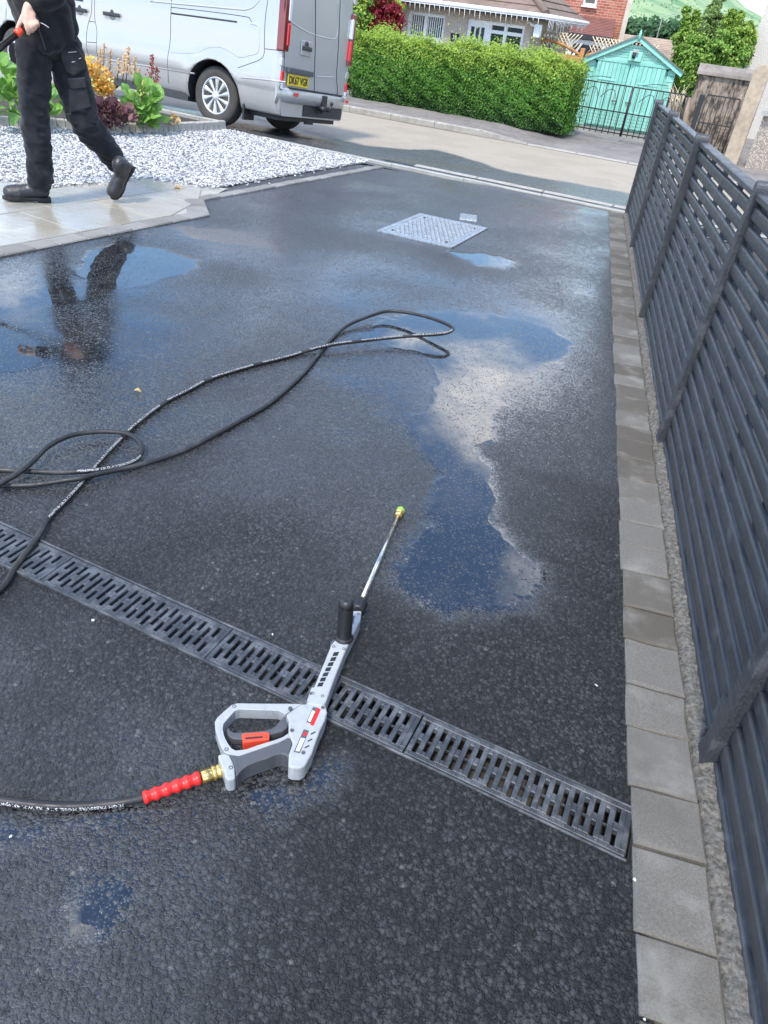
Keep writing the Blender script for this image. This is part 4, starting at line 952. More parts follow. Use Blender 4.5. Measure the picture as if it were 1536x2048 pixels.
# bumper and tow bar
bp = MB(); secb = [(-.93, .60), (-1.03, .60), (-1.065, .575), (-1.065, .50), (-1.045, .44), (-.93, .40)]
P = []
for y in np.linspace(-.93, .93, 15):
    k = 1-.10*abs(y/.93)**6; P.append([(x*k if x < -.95 else x, y, z) for x, z in secb])
bp.grid(P); bp.add([p for p in P[0]], [tuple(range(6))], False); bp.add(P[-1], [tuple(range(5, -1, -1))], False); bumper = bp.build('bumper', M_PAINT, van)
MB().box((-1.03, 0, .603), (.07, 1.5, .006)).build('bumper_step', M_TRIM, van)
for y in (.62, -.80): bevel(MB().box((-1.066, y, .535), (.012, .09, .040)).build('reflector', M_REDB, van), .004)
tb = empty('tow_bar'); tb.parent = van; tb.location = (-1.05, -.12, .44)
bevel(MB().box((-.02, 0, .02), (.03, .12, .22)).build('bracket', M_BLK, tb), .005); MB().tube([(-.03, -.0, -.05), (-.12, 0, -.04), (-.14, 0, .02)], .018, 10).build('neck', M_BLK, tb)
MB().lathe([(.004, -.025), (.018, -.018), (.025, 0), (.018, .018), (.004, .025)], 14, Matrix.Translation((-.14, 0, .05))).build('ball', M_BLK, tb)
MB().lathe([(.03, -.05), (.034, 0), (.034, .05), (.02, .055)], 14, Matrix.Translation((-.05, .10, -.03))@Matrix.Rotation(-math.pi/2, 4, 'Y')).build('socket', M_BLK, tb)
MB().box((-.75, -.25, .36), (.5, 1.1, .14)).build('tank', M_SEAM, van)
MB().tube([(-.1, -.75, .30), (-.1, .75, .30)], .06, 10).build('axle', M_SEAM, van)
for s in (1, -1): bevel(MB().box((-.46, s*.80, .27), (.03, .24, .26)).build('mud_flap', M_BLK, van), .004)
# cab glazing, mirrors
for s in (1, -1):
    g = MB(); pts = [(2.15, 1.12), (3.25, 1.12), (2.95, 1.72), (2.15, 1.76)]; g.add([(x, s*(yside(x, z)+.004), z) for x, z in pts], [(0, 1, 2, 3) if s < 0 else (3, 2, 1, 0)], False); g.build('side_window', M_GLASS, van)
    bevel(MB().box((3.15, s*1.10, 1.30), (.12, .22, .30)).build('wing_mirror', M_TRIM, van), .03, 3)
ws_ = MB(); ws_.add([(2.98, .74, 1.87), (2.98, -.74, 1.87), (3.66, -.80, 1.27), (3.66, .80, 1.27)], [(0, 1, 2, 3)], False); ws_.build('windscreen', M_GLASS, van)

# ================================================================= PERSON
def pd(a, b, dist, cv=c1):                            # a point on the ray at this horizontal distance
    d = ray(*cv(a, b)); t = dist/math.hypot(d[0], d[1]); return Vector(np.array([0, 0, CAM_H])+t*d)
def remesh(parts, voxel, smooth=6, fn=None, fac=.5):
    me_ = parts.mesh('tmp', []); o = bpy.data.objects.new('tmp', me_); COL.objects.link(o)
    md = o.modifiers.new('r', 'REMESH'); md.mode = 'VOXEL'; md.voxel_size = voxel
    ms = o.modifiers.new('s', 'SMOOTH'); ms.iterations = smooth; ms.factor = fac
    bpy.context.view_layer.update(); nm = bpy.data.meshes.new_from_object(o.evaluated_get(bpy.context.evaluated_depsgraph_get()))
    bpy.data.objects.remove(o)
    if fn:
        nrm = [v.normal.copy() for v in nm.vertices]
        for v, n in zip(nm.vertices, nrm): v.co = v.co+n*fn(v.co)
    nm.polygons.foreach_set('use_smooth', [True]*len(nm.polygons)); nm.update(); return nm
def limb(b, pts, rad, flat=1.0, seg=16):              # closed tapered tube with rounded ends
    pts = [Vector(p) for p in pts]; Q = catmull(pts, 6); n = len(Q); rr = np.interp(np.linspace(0, len(rad)-1, n), range(len(rad)), rad)
    t0 = (Q[0]-Q[1]).normalized(); t1 = (Q[-1]-Q[-2]).normalized()
    Q = [Q[0]+t0*rr[0]*.75, Q[0]+t0*rr[0]*.45]+Q+[Q[-1]+t1*rr[-1]*.45, Q[-1]+t1*rr[-1]*.75]; rr = [rr[0]*.35, rr[0]*.8]+list(rr)+[rr[-1]*.8, rr[-1]*.35]
    b.tube(Q, rr, seg)
M_TROU = NT('black_work_cloth'); 
def mat_cloth(name, a, c_, sc):
    m = NT(name); f = m.noise(sc, 4, .65); w = m.noise(9, 4, .6); wv = m.noise(700, 2)
    c = m.mix(m.rng(w, .4, .7), a, c_); m.set(c, .9, 0, .25); m.b.inputs['Sheen Weight'].default_value = .12
    m.bump(m.math('ADD', m.math('MULTIPLY', w, .8), m.math('MULTIPLY', wv, .15)), .5, .012); return m.mat
M_TROU = mat_cloth('black_trouser_cloth', (.010, .0105, .013), (.024, .025, .030), 60)
M_JACK = mat_cloth('black_jacket_cloth', (.010, .010, .011), (.021, .021, .022), 40)
M_POCK = mat_cloth('black_pocket_cloth', (.018, .019, .022), (.036, .037, .042), 60)
M_BOOT = plain('black_boot_leather', (.026, .026, .028), .42, var=.3, scale=16, bump=.35, bdist=.002)
M_SOLE = plain('boot_sole', (.012, .012, .013), .7, var=.2, scale=30)
M_SKIN = NT('skin'); 
def mat_skin():
    m = NT('skin_tone'); f = m.noise(30, 4); m.set(m.mix(m.rng(f, .35, .65), (.56, .34, .25), (.66, .43, .33)), .5, 0, .4); m.b.inputs['Subsurface Weight'].default_value = .12; m.b.inputs['Subsurface Radius'].default_value = (.01, .004, .002); m.bump(m.noise(160, 3), .15, .001); return m.mat
M_SKIN = mat_skin()
M_HAIR = plain('dark_hair', (.035, .022, .014), .6, var=.3, scale=50)
dA, dB = 5.73, 5.98
hipA, hipB = pd(215, 330, 5.80), pd(395, 330, 5.88)
kneeA, ankA = pd(205, 690, 5.74), pd(244, 1120, 5.76)
kneeB, ankB = pd(525, 755, 5.86), pd(722, 1010, 5.99)
pelv = (hipA+hipB)/2+Vector((0, 0, .10))
def wr(amp, sc, seed=0, stretch=(1, 1, 1.9)):
    def f(c):
        a = mnoise.noise((c.x*sc*stretch[0]+seed, c.y*sc*stretch[1], c.z*sc*stretch[2])); b2 = mnoise.noise((c.x*sc*2.3+seed, c.y*sc*2.3, c.z*sc*3.6+4)); return amp*(a-abs(a)*.4+.5*b2)
    return f
fwd = Vector((-.85, -.52, 0)).normalized(); lat = Vector((-fwd.y, fwd.x, 0))
person = empty('person', at(150, 405)); tag(person, 'person in black work jacket, cargo trousers and boots striding across patio holding a lance', 'person'); PI_ = Matrix.Translation(-person.location)
def pp_(o, par=None):
    o.parent = par or person
    if par is None: o.matrix_parent_inverse = PI_
    return o
# --- trousers
b = MB(); limb(b, [hipA+Vector((0, 0, .06)), hipA.lerp(kneeA, .45), kneeA, kneeA.lerp(ankA, .5)+fwd*-.012, ankA], [.108, .104, .088, .086, .083])
limb(b, [hipB+Vector((0, 0, .06)), hipB.lerp(kneeB, .45), kneeB, kneeB.lerp(ankB, .5)+Vector((0, .01, 0)), ankB+Vector((0, 0, .01))], [.116, .116, .102, .088, .070])
limb(b, [hipA+Vector((0, 0, .05)), pelv, hipB+Vector((0, 0, .05))], [.115, .125, .115]); limb(b, [pelv, pelv+Vector((0, 0, .16))], [.14, .14])
def wr2(c):
    k = 1.0
    for j in (kneeA, kneeB, ankA, ankB): k += 1.4*math.exp(-((c-j).length/.13)**2)
    return .0052*k*(mnoise.noise((c.x*14, c.y*14, c.z*26))+1.5*max(0, .72-2.4*abs(mnoise.noise((c.x*9+3+c.z*3, c.y*9, c.z*17+c.x*6))))-.3)
tro = pp_(inst('trousers', remesh(b, .010, 5, wr2))); tro.data.materials.append(M_TROU)
def pocket(name, pts, d0, th, mat=M_POCK, cv=c1):
    P = [pd(a, bb, d0, cv) for a, bb in pts]; c = sum(P, Vector())/len(P); n = (Vector((0, 0, CAM_H))-c); n.z = 0; n.normalize(); m = len(P)
    bk = [p-n*th for p in P]; fr_ = [c+(p-c)*.94+n*.006 for p in P]
    o = pp_(MB().add(bk+P+fr_, [tuple(range(2*m, 3*m))]+[(i, (i+1) % m, m+(i+1) % m, m+i) for i in range(m)]+[(m+i, m+(i+1) % m, 2*m+(i+1) % m, 2*m+i) for i in range(m)], False).build(name, mat), tro)
    bmx = bmesh.new(); bmx.from_mesh(o.data); bmesh.ops.recalc_face_normals(bmx, faces=bmx.faces); bmx.to_mesh(o.data); bmx.free()
    s = o.modifiers.new('s', 'SUBSURF'); s.subdivision_type = 'SIMPLE'; s.levels = s.render_levels = 1; bevel(o, .010, 3); return o
pocket('holster_pocket', [(372,285),(455,252),(478,300),(532,382),(524,425),(452,466),(408,442),(378,360)], 5.735, .06)
pocket('pocket_lip', [(378,262),(450,240),(480,262),(474,285),(385,312)], 5.725, .04, M_TROU)
pocket('holster_pocket', [(60,262),(150,278),(140,340),(98,398),(64,372),(52,310)], 5.80, .06)
pocket('thigh_pocket', [(420,548),(528,540),(562,655),(500,676),(432,690)], 5.752, .07)
pocket('pocket_flap', [(412,485),(524,478),(530,538),(450,548),(432,540)], 5.742, .05)
pocket('knee_patch', [(412,702),(560,676),(590,720),(600,760),(440,768)], 5.766, .05, M_TROU)
for pts in ([(418,322),(470,318)], [(440,382),(462,378)], [(484,362),(498,356)]):
    P = [pd(a, bb, 5.722) for a, bb in pts]; pp_(MB().tube(P, .0012, 5).build('stitching', M_WHITE), tro)
# --- jacket
ch_ = pelv+Vector((0, 0, .42))+fwd*.10; sh = ch_+Vector((0, 0, .14))+fwd*.02; shN, shF = sh-lat*-.19+Vector((0, 0, -.01)), sh+lat*-.19
if (shN-Vector((0, 0, 1.3))).length > (shF-Vector((0, 0, 1.3))).length: shN, shF = shF, shN
b = MB(); hem = pelv+Vector((0, 0, -.01))
limb(b, [hem+Vector((0, 0, .0)), pelv+Vector((0, 0, .10))+fwd*.015, pelv+Vector((0, 0, .26))+fwd*.06, ch_, sh+Vector((0, 0, .0))], [.165, .168, .165, .170, .10])
limb(b, [hem+lat*.06, pelv+lat*.07+Vector((0, 0, .25))+fwd*.05, ch_+lat*.09], [.125, .14, .14]); limb(b, [hem-lat*.06, pelv-lat*.07+Vector((0, 0, .25))+fwd*.05, ch_-lat*.09], [.125, .14, .14])
limb(b, [shF, sh, shN], [.085, .10, .085])
elb = pd(330, -45, 5.66); wri = pd(205, 20, 5.66)
limb(b, [shN, shN.lerp(elb, .5)+lat*0, elb, elb.lerp(wri, .5), wri], [.082, .080, .072, .066, .052])
elF = shF+Vector((0, 0, -.27))+fwd*.08; wrF = elF+fwd*.22+Vector((0, 0, -.06))
limb(b, [shF, elF, wrF], [.080, .068, .050])
limb(b, [sh+Vector((0, 0, .04)), sh+Vector((0, 0, .09))+fwd*.02], [.075, .068])
# front corner of the hem, hanging lower
limb(b, [pd(240, 180, 5.71), pd(288, 300, 5.70)], [.06, .042]); limb(b, [pd(395, 0, 5.82), pd(448, 200, 5.82)], [.06, .04]); limb(b, [pd(360, 60, 5.76), pd(395, 225, 5.76)], [.075, .06]); limb(b, [pd(300, 80, 5.74), pd(340, 265, 5.73)], [.075, .06]); limb(b, [pd(150, 140, 5.76), pd(190, 260, 5.75)], [.06, .05])
jac = pp_(inst('jacket', remesh(b, .011, 5, wr(.009, 9, 5, (1, 1, 1.4))))); jac.data.materials.append(M_JACK)
P = [pd(290-(335-y)*.33, y, 5.628+.0*y) for y in range(150, 330, 15)]
pp_(MB().tube(P, .004, 6).build('zip', M_BLK), jac)
P = catmull([pd(250, 140, 5.60), pd(275, 152, 5.60), pd(300, 170, 5.60)], 4); pp_(MB().tube(P, .0016, 5).build('drawcord', M_WHITE), jac)
# --- boots
def boot(heel, toe, up, name='boot'):
    heel, toe = Vector(heel), Vector(toe); f = (toe-heel).normalized(); s = f.cross(up).normalized(); u = s.cross(f).normalized(); L = (toe-heel).length
    bb = MB(); M = Matrix(((f.x, s.x, u.x, heel.x), (f.y, s.y, u.y, heel.y), (f.z, s.z, u.z, heel.z), (0, 0, 0, 1)))
    def W(x, y, z): return M@Vector((x*L, y, z))
    limb(bb, [W(.10, 0, .065), W(.35, 0, .062), W(.62, 0, .055), W(.86, 0, .050)], [.044, .046, .047, .045]); limb(bb, [W(.62, -.014, .045), W(.85, -.012, .045)], [.042, .040]); limb(bb, [W(.62, .014, .045), W(.85, .010, .045)], [.042, .040])
    limb(bb, [W(.14, 0, .06), W(.16, 0, .15)], [.046, .050]); limb(bb, [W(.30, 0, .09), W(.18, 0, .155)], [.046, .046])
    e = pp_(empty(name)); e.matrix_parent_inverse = Matrix.Identity(4); e.location = heel-person.location
    BI = Matrix.Translation(-heel)
    def q(o): o.parent = e; o.matrix_parent_inverse = BI; return o
    up_ = q(inst('upper', remesh(bb, .007, 4, wr(.002, 30, 2)))); up_.data.materials.append(M_BOOT)
    out_ = [(-.02, 0), (.0, .030), (.10, .041), (.30, .036), (.45, .036), (.65, .050), (.82, .050), (.95, .034), (1.02, 0)]
    poly = [(x*L, y) for x, y in out_]+[(x*L, -y) for x, y in out_[-2:0:-1]]
    so = q(MB().prism(poly[::-1], .0, .026, M).build('sole', M_SOLE)); bevel(so, .006, 2)
    bmx = bmesh.new(); bmx.from_mesh(so.data); bmesh.ops.recalc_face_normals(bmx, faces=bmx.faces); bmx.to_mesh(so.data); bmx.free()
    hl = q(MB().prism([(x*L, y) for x, y in ((-.015, -.03), (.27, -.034), (.27, .034), (-.015, .03))], -.010, .004, M).build('heel', M_SOLE)); bevel(hl, .003)
    for k in range(5):
        x = .36+k*.055; z = .116-k*.0055-(.0 if k else 0); P = [W(x, -.026, z-.012), W(x+.012, 0, z+.004), W(x, .026, z-.012)]; q(MB().tube(catmull(P, 4), .0028, 6).build('lace', M_BLK))
hA = at(101, 402, .022); tA = at(17, 399, .022)
boot(hA, hA+(tA-hA).normalized()*.30, Vector((0, 0, 1)))
tB = at(226, 399, .030); hBk = tB+Vector((.10, .135, .225))
boot(hBk, tB, Vector((.12, -.75, .6)))
# --- body (head, neck, arms and hands), inside the clothes
b = MB(); nk = sh+Vector((0, 0, .06))+fwd*.02; hc = nk+Vector((0, 0, .20))+fwd*.05
limb(b, [pelv, ch_, sh], [.10, .12, .07]); limb(b, [nk-Vector((0, 0, .1)), nk+Vector((0, 0, .08))+fwd*.02], [.058, .055])
limb(b, [hc+Vector((0, 0, -.03)), hc+Vector((0, 0, .055))-fwd*.01], [.075, .088], 1, 20); limb(b, [hc+fwd*.035+Vector((0, 0, -.075)), hc+fwd*.03], [.050, .070])
limb(b, [hc+fwd*.10+Vector((0, 0, .005)), hc+fwd*.118+Vector((0, 0, -.028))], [.010, .014], 1, 8)
for s in (-1, 1): limb(b, [hc+lat*s*.083+Vector((0, 0, .02))-fwd*.01, hc+lat*s*.083+Vector((0, 0, -.02))], [.014, .010], 1, 8)
limb(b, [hc+fwd*.088+lat*.022+Vector((0, 0, -.058)), hc+fwd*.095+Vector((0, 0, -.058)), hc+fwd*.088-lat*.022+Vector((0, 0, -.058))], [.009, .011, .009], 1, 8)
limb(b, [shN, elb, wri], [.05, .042, .030]); limb(b, [shF, elF, wrF], [.05, .042, .030])
limb(b, [hipA, kneeA, ankA], [.07, .055, .04]); limb(b, [hipB, kneeB, ankB], [.07, .055, .04])
# near hand, closed on the lance handle
def hp3(a, bb, dd): return pd(a, bb, 5.62+dd)
limb(b, [hp3(178, 40, .02), hp3(165, 85, .01)], [.030, .030]); limb(b, [hp3(165, 85, .01), hp3(170, 128, .0)], [.030, .028]); limb(b, [hp3(190, 85, .01), hp3(205, 128, .0)], [.028, .026]); limb(b, [hp3(195, 95, .012), hp3(222, 130, .005)], [.022, .020])
for k, (a, bb, c, d) in enumerate(((152, 118, 172, 205), (180, 128, 196, 190), (203, 130, 214, 175), (224, 130, 233, 158))):
    r = (.0125, .0125, .0118, .0105)[k]; x = a*.5+c*.5
    limb(b, [hp3(a+6, bb, .0), hp3(a*.6+c*.4, bb*.55+d*.45, -.030), hp3(c, d-10, -.026), hp3(c+2, d, .004), hp3(c-2, d-22, .022)], [r*1.1, r, r*.95, r*.9, r*.8], 1, 10)
limb(b, [hp3(146, 95, .005), hp3(124, 138, -.006), hp3(105, 176, -.006)], [.017, .014, .011], 1, 10)
# far hand, loosely closed
hf = wrF+fwd*.05; limb(b, [wrF, hf+fwd*.02], [.030, .036])
for k in range(4): o_ = hf+fwd*.045+lat*(k-1.5)*.021; limb(b, [o_, o_+fwd*.035+Vector((0, 0, -.01)), o_+fwd*.04+Vector((0, 0, -.04)), o_+fwd*.015+Vector((0, 0, -.05))], [.011, .010, .009, .008], 1, 8)
limb(b, [hf-lat*.03, hf-lat*.045+fwd*.03+Vector((0, 0, -.02)), hf-lat*.03+fwd*.05+Vector((0, 0, -.04))], [.013, .011, .009], 1, 8)
bd = pp_(inst('body', remesh(b, .0055, 3))); bd.data.materials.append(M_SKIN)
b = MB(); limb(b, [hc+Vector((0, 0, .02))-fwd*.035, hc+Vector((0, 0, .085))-fwd*.012], [.088, .090], 1, 20); limb(b, [hc-fwd*.05+Vector((0, 0, -.03)), hc-fwd*.05+Vector((0, 0, .04))], [.062, .075])
hr = pp_(inst('hair', remesh(b, .008, 2, wr(.006, 40)))); hr.data.materials.append(M_HAIR)
for s in (-1, 1): pp_(MB().lathe([(.002, -.011), (.009, -.006), (.011, 0), (.009, .006), (.002, .011)], 12, Matrix.Translation(hc+fwd*.092+lat*s*.031+Vector((0, 0, .012)))).build('eye', M_WHITE))
# --- the lance in the hand
lance = empty('spray_lance', hp3(60, 260, 0)); tag(lance, 'black lance with an orange ring held in the walking person\'s hand', 'lance'); LI = Matrix.Translation(-lance.location)
l0, l1, l2, l3 = hp3(232, 108, .0), hp3(128, 186, .0), hp3(100, 212, .0), hp3(-420, 640, -.25)
dl_ = (l3-l1).normalized()
def lp_(o): o.parent = lance; o.matrix_parent_inverse = LI; return o
lp_(MB().tube([l0, l1], .0165, 16).build('handle', M_BLK)); lp_(along(hp3(132, 182, .0), dl_, [(.017, 0), (.0215, .003), (.0215, .040), (.018, .044)], 18).build('ring', M_ORN)); lp_(MB().tube([l2, l3], .0175, 16).build('tube', plain('gloss_black', (.02, .021, .023), .22, var=.1)))

# ================================================================= PLANTED BED
M_SOIL = plain('dark_soil', (.045, .035, .026), .95, var=.4, scale=30, bump=.8, bdist=.02)
M_BKERB = plain('bed_kerb_stone', (.36, .345, .31), .85, var=.3, scale=18, bump=.4, bdist=.004)
front = [at(*q) for q in ((-420, 236), (-200, 249), (0, 256), (98, 259), (215, 266), (293, 269), (358, 266), (452, 261))]
back = [front[-1]+dv*t for t in (.0, 1.2, 2.4, 3.6, 5.0)]
for p_ in back: p_.z = gz(p_.x, 9.0)
soil = MB(); poly = front+back[1:]; soil.add([(p.x, p.y, gz(p.x, min(p.y, 9))+.055) for p in poly], [tuple(range(len(poly)))], False)
bed = soil.build('planting_bed', M_SOIL); tag(bed, 'dark soil bed behind a low stone kerb', None, None, 'structure')
bk = empty('bed_kerb', front[-1]); tag(bk, 'low kerb of upright grey stone blocks round the planted bed', 'kerb'); BKI = Matrix.Translation(-bk.location)
def kerb_run(P, lens, hgt, th, n_side):
    P = [Vector((p.x, p.y, 0)) for p in P]; k = 0
    for a, c in zip(P[:-1], P[1:]):
        d = (c-a); L = d.length; d.normalize(); n = Vector((-d.y, d.x, 0)); n = n if n.y > 0 else -n; t = 0
        while t < L-.01:
            l = min(lens*random.uniform(.8, 1.25), L-t); m = a+d*(t+l/2)+n*n_side*th/2; z = gz(m.x, min(m.y, 9.0))
            o = MB().bev((0, 0, hgt/2-.02), (l-.006, th, hgt+.04+random.uniform(-.006, .006)), .008).build('kerb_block', M_BKERB, bk, m+Vector((0, 0, z))); o.matrix_parent_inverse = BKI; o.rotation_euler = (random.uniform(-.03, .03), 0, math.atan2(d.y, d.x)); t += l
kerb_run(front, .085, .105, .07, 1); kerb_run(back[:4], .45, .10, .06, -1)
def mat_leaf(name, a, c_, rough=.45, trans=.3):
    m = NT(name); geo = m.n('ShaderNodeNewGeometry'); r = geo.outputs['Random Per Island']; f = m.noise(6, 3)
    c = m.mix(m.math('ADD', m.math('MULTIPLY', r, .8), m.math('MULTIPLY', m.math('SUBTRACT', f, .5), .6), True), a, c_)
    m.set(c, rough, 0, .4); tr = m.n('ShaderNodeBsdfTranslucent'); m.l(c, tr.inputs[0]); mx = m.n('ShaderNodeMixShader'); mx.inputs[0].default_value = trans
    m.l(m.b.outputs[0], mx.inputs[1]); m.l(tr.outputs[0], mx.inputs[2]); m.l(mx.outputs[0], m.out.inputs[0]); return m.mat
def mat_leaf_o(name, a, c_, vein, rough=.4, trans=.25):   # large single leaves: colour per object, veins in relief and tone
    m = NT(name); r = m.objrand(); sx = m.n('ShaderNodeSeparateXYZ'); m.l(m.tc.outputs['Object'], sx.inputs[0])
    f = m.noise(14, 4); c = m.mix(r, a, c_); ab = m.math('ABSOLUTE', sx.outputs[1])
    mid = m.rng(ab, .0, .05, 1, 0); rib = m.math('SINE', m.math('MULTIPLY', m.math('ADD', sx.outputs[0], m.math('MULTIPLY', ab, -.7)), 38.0)); rb = m.rng(rib, .75, 1.0)
    c = m.mix(m.math('MULTIPLY', m.math('MAXIMUM', mid, m.math('MULTIPLY', rb, .5)), .6), c, vein); c = m.mix(m.rng(f, .5, .75, 0, .35), c, tuple(q*.6 for q in a))
    m.set(c, rough, 0, .45); m.bump(m.math('MAXIMUM', mid, rb), .3, .01); tr = m.n('ShaderNodeBsdfTranslucent'); m.l(c, tr.inputs[0]); mx = m.n('ShaderNodeMixShader'); mx.inputs[0].default_value = trans
    m.l(m.b.outputs[0], mx.inputs[1]); m.l(tr.outputs[0], mx.inputs[2]); m.l(mx.outputs[0], m.out.inputs[0]); return m.mat
M_BERG = mat_leaf_o('green_leaf', (.10, .26, .035), (.26, .46, .09), (.34, .52, .18)); M_HEUCH = mat_leaf_o('purple_leaf', (.085, .022, .035), (.30, .16, .16), (.36, .22, .21)); M_BROWNL = mat_leaf_o('tan_leaf', (.50, .32, .12), (.62, .45, .2), (.6, .5, .3))
M_GOLD = mat_leaf('gold_leaf', (.50, .20, .03), (.82, .52, .08)); M_STEM = plain('plant_stem', (.20, .16, .07), .7, var=.3); M_BEIGE = mat_leaf('beige_flower', (.55, .36, .20), (.80, .62, .42), .7); M_REDF = mat_leaf('red_flower', (.20, .03, .03), (.42, .10, .08), .7); M_YGR = mat_leaf('yellow_green_leaf', (.42, .50, .12), (.70, .68, .28), .6)
def leaf_mesh(name, mat, nx=6, ny=4, curl=.25, lobes=0, ruf=.0, seed=0):
    r = random.Random(seed); P = []
    for i in range(nx+1):
        t = i/nx; w = .36*math.sin(math.pi*min(1, t*.98+.02))**.7*(1+.1*math.sin(t*3)); row = []
        if lobes: w = .46*math.sin(math.pi*(t*.97+.015))**.5*(1+.10*math.cos(t*lobes*6.28))
        for j in range(ny+1):
            v = (j/ny-.5)*2; row.append((t, v*w, .22*w*abs(v)-curl*(t-.3)**2+ruf*math.sin(v*7+t*9+seed)*abs(v)+r.uniform(-.01, .01)))
        P.append(row)
    return MB().grid(P).mesh(name, mat)
LB = [leaf_mesh('leaf', M_BERG, curl=c, ruf=.03, seed=k) for k, c in enumerate((.15, .35, .55))]; LH = [leaf_mesh('leaf', M_HEUCH, 6, 6, .2, 3, .09, k) for k in range(3)]; LT = [leaf_mesh('leaf', M_BROWNL, curl=.4, ruf=.06, seed=9)]
idn = lambda a, b: (a, b)
cam_h = Vector((0, 0, 0))
def leafy(name, label, cat, base, meshes, spots, size, dist, dj=.18, up=.7, seed=1, group=None):
    r = random.Random(seed); t = empty(name, base); tag(t, label, cat, group); inv = Matrix.Translation(-t.location)
    for (x, y) in spots:
        p = pd(x, y, dist+r.uniform(-dj, dj), idn); d = p-Vector(base); d.z *= .35
        if d.length < 1e-3: d = Vector((1, 0, 0))
        d = d.normalized()+Vector((r.uniform(-.5, .5), r.uniform(-.5, .5), r.uniform(-.1, .55))); d.normalize()
        toc = (Vector((0, 0, CAM_H))-p).normalized(); n = (Vector((0, 0, up))+toc*r.uniform(.3, 1.1)+Vector((r.uniform(-.5, .5), r.uniform(-.5, .5), 0))).normalized()
        s = size*r.uniform(.7, 1.25); o = inst('leaf', r.choice(meshes), t); o.matrix_parent_inverse = inv; M = frame(p-d*s*.5, d, None, n)
        o.matrix_basis = M@Matrix.Diagonal((s, s*r.uniform(.85, 1.15), s, 1))
    return t, inv
def ell(cx, cy, rx, ry, n, seed=0, fill=.5):
    r = random.Random(seed); return [(cx+rx*math.cos(a)*q, cy+ry*math.sin(a)*q) for a, q in ((r.uniform(0, 6.283), r.uniform(0, 1)**fill) for _ in range(n))]
def bpt(px, py): p = at(px, py, .055); return p
leafy('bergenia_plant', 'leafy pale green plant at the left edge of the bed', 'plant', bpt(15, 245), LB, ell(18, 185, 52, 55, 60, 1)+[(20, 130), (8, 118), (32, 135)], .16, 8.75, .2, .6, 1)
leafy('bergenia_plant', 'green leafy plant seen between the walking person\'s legs', 'plant', bpt(110, 248), LB, ell(108, 215, 28, 32, 24, 2), .15, 8.85, .12, .6, 2)
t_, iv = leafy('heuchera_plant', 'purple ruffled-leaf plant against the kerb right of the person', 'plant', bpt(225, 256), LH, ell(222, 232, 52, 26, 150, 3, .55)+ell(205, 205, 26, 16, 40, 31), .075, 8.95, .16, .5, 3)
t_, iv = leafy('bergenia_plant', 'large green leafy plant at the pointed right end of the bed', 'plant', bpt(282, 254), LB, ell(280, 205, 46, 48, 72, 4, .6)+ell(300, 240, 34, 10, 22, 5), .135, 9.25, .2, .6, 4)
leafy('dry_plant', 'small tan withered plant at the tip of the bed', 'plant', bpt(342, 250), LT, ell(344, 240, 14, 9, 16, 6), .075, 9.45, .06, .6, 5)
def quads(name, C, Nn, S, mats, wts=None, seed=0, asp=.55, parent=None, tipdir=None):   # many leaf-sized faces, one mesh
    r = np.random.default_rng(seed); C = np.asarray(C, float); n = len(C); Nn = np.asarray(Nn, float)+r.normal(0, .45, (n, 3)); Nn /= np.linalg.norm(Nn, axis=1)[:, None]+1e-9
    a = r.normal(0, 1, (n, 3)) if tipdir is None else np.asarray(tipdir)+r.normal(0, .5, (n, 3)); a -= (a*Nn).sum(1)[:, None]*Nn; a /= np.linalg.norm(a, axis=1)[:, None]+1e-9; b_ = np.cross(Nn, a); S = np.asarray(S)[:, None] if np.ndim(S) else np.full((n, 1), S)
    fo = Nn*S*.16
    V = np.stack([C-a*S*.5, C+b_*S*asp*.5+fo, C+a*S*.5, C-b_*S*asp*.5+fo], 1).reshape(-1, 3); F_ = np.arange(n*4).reshape(-1, 4)
    me_ = bpy.data.meshes.new(name); me_.from_pydata(V.tolist(), [], F_.tolist())
    for m in mats: me_.materials.append(m)
    if len(mats) > 1: me_.polygons.foreach_set('material_index', (r.choice(len(mats), n, p=wts) if not isinstance(wts, np.ndarray) or wts.ndim != 1 or len(wts) != n else wts).astype(np.int32))
    me_.update(); o = bpy.data.objects.new(name, me_); COL.objects.link(o)
    if parent is not None: o.parent = parent; o.matrix_parent_inverse = Matrix.Translation(-parent.location)
    return o
# golden mound and flower spikes
gm_ = empty('golden_plant', bpt(195, 215)); tag(gm_, 'golden orange small-leaved plant between the person and the van', 'plant')
pts = [pd(x, y, 9.35+random.uniform(-.25, .25), idn) for x, y in ell(195, 165, 34, 34, 420, 7, .8)+ell(180, 140, 18, 30, 160, 71, .8)+ell(212, 178, 18, 16, 120, 72, .8)+ell(172, 125, 10, 16, 70, 8)]
tag(quads('foliage', pts, [(0, -.5, .8)]*len(pts), np.random.default_rng(1).uniform(.03, .055, len(pts)), [M_GOLD, M_YGR], [.85, .15], 3, .8, gm_), kind='stuff')
def spike(px, y0, y1, dist, mat, n, wid, label, cat='flower'):
    base = pd(px-(y1-y0)*.05, y1, dist, idn); top = pd(px+2, y0, dist, idn); e = empty('flower_spike', base); tag(e, label, cat, 'flower spikes in the bed')
    o = MB().tube([base, base.lerp(top, .5)+Vector((.01, 0, 0)), top], [.006, .005, .003], 5).build('stem', M_STEM, e); o.matrix_parent_inverse = Matrix.Translation(-base)
    P = []
    for i in range(n):
        t = .30+.70*i/n; c = base.lerp(top, t); w = wid*(1.15-t*.75); P.append(c+Vector((random.gauss(0, w), random.gauss(0, w), random.gauss(0, .008))))
    tag(quads('blossom', P, [(0, -1, .3)]*n, .024, [mat], None, px, .9, e), kind='stuff')
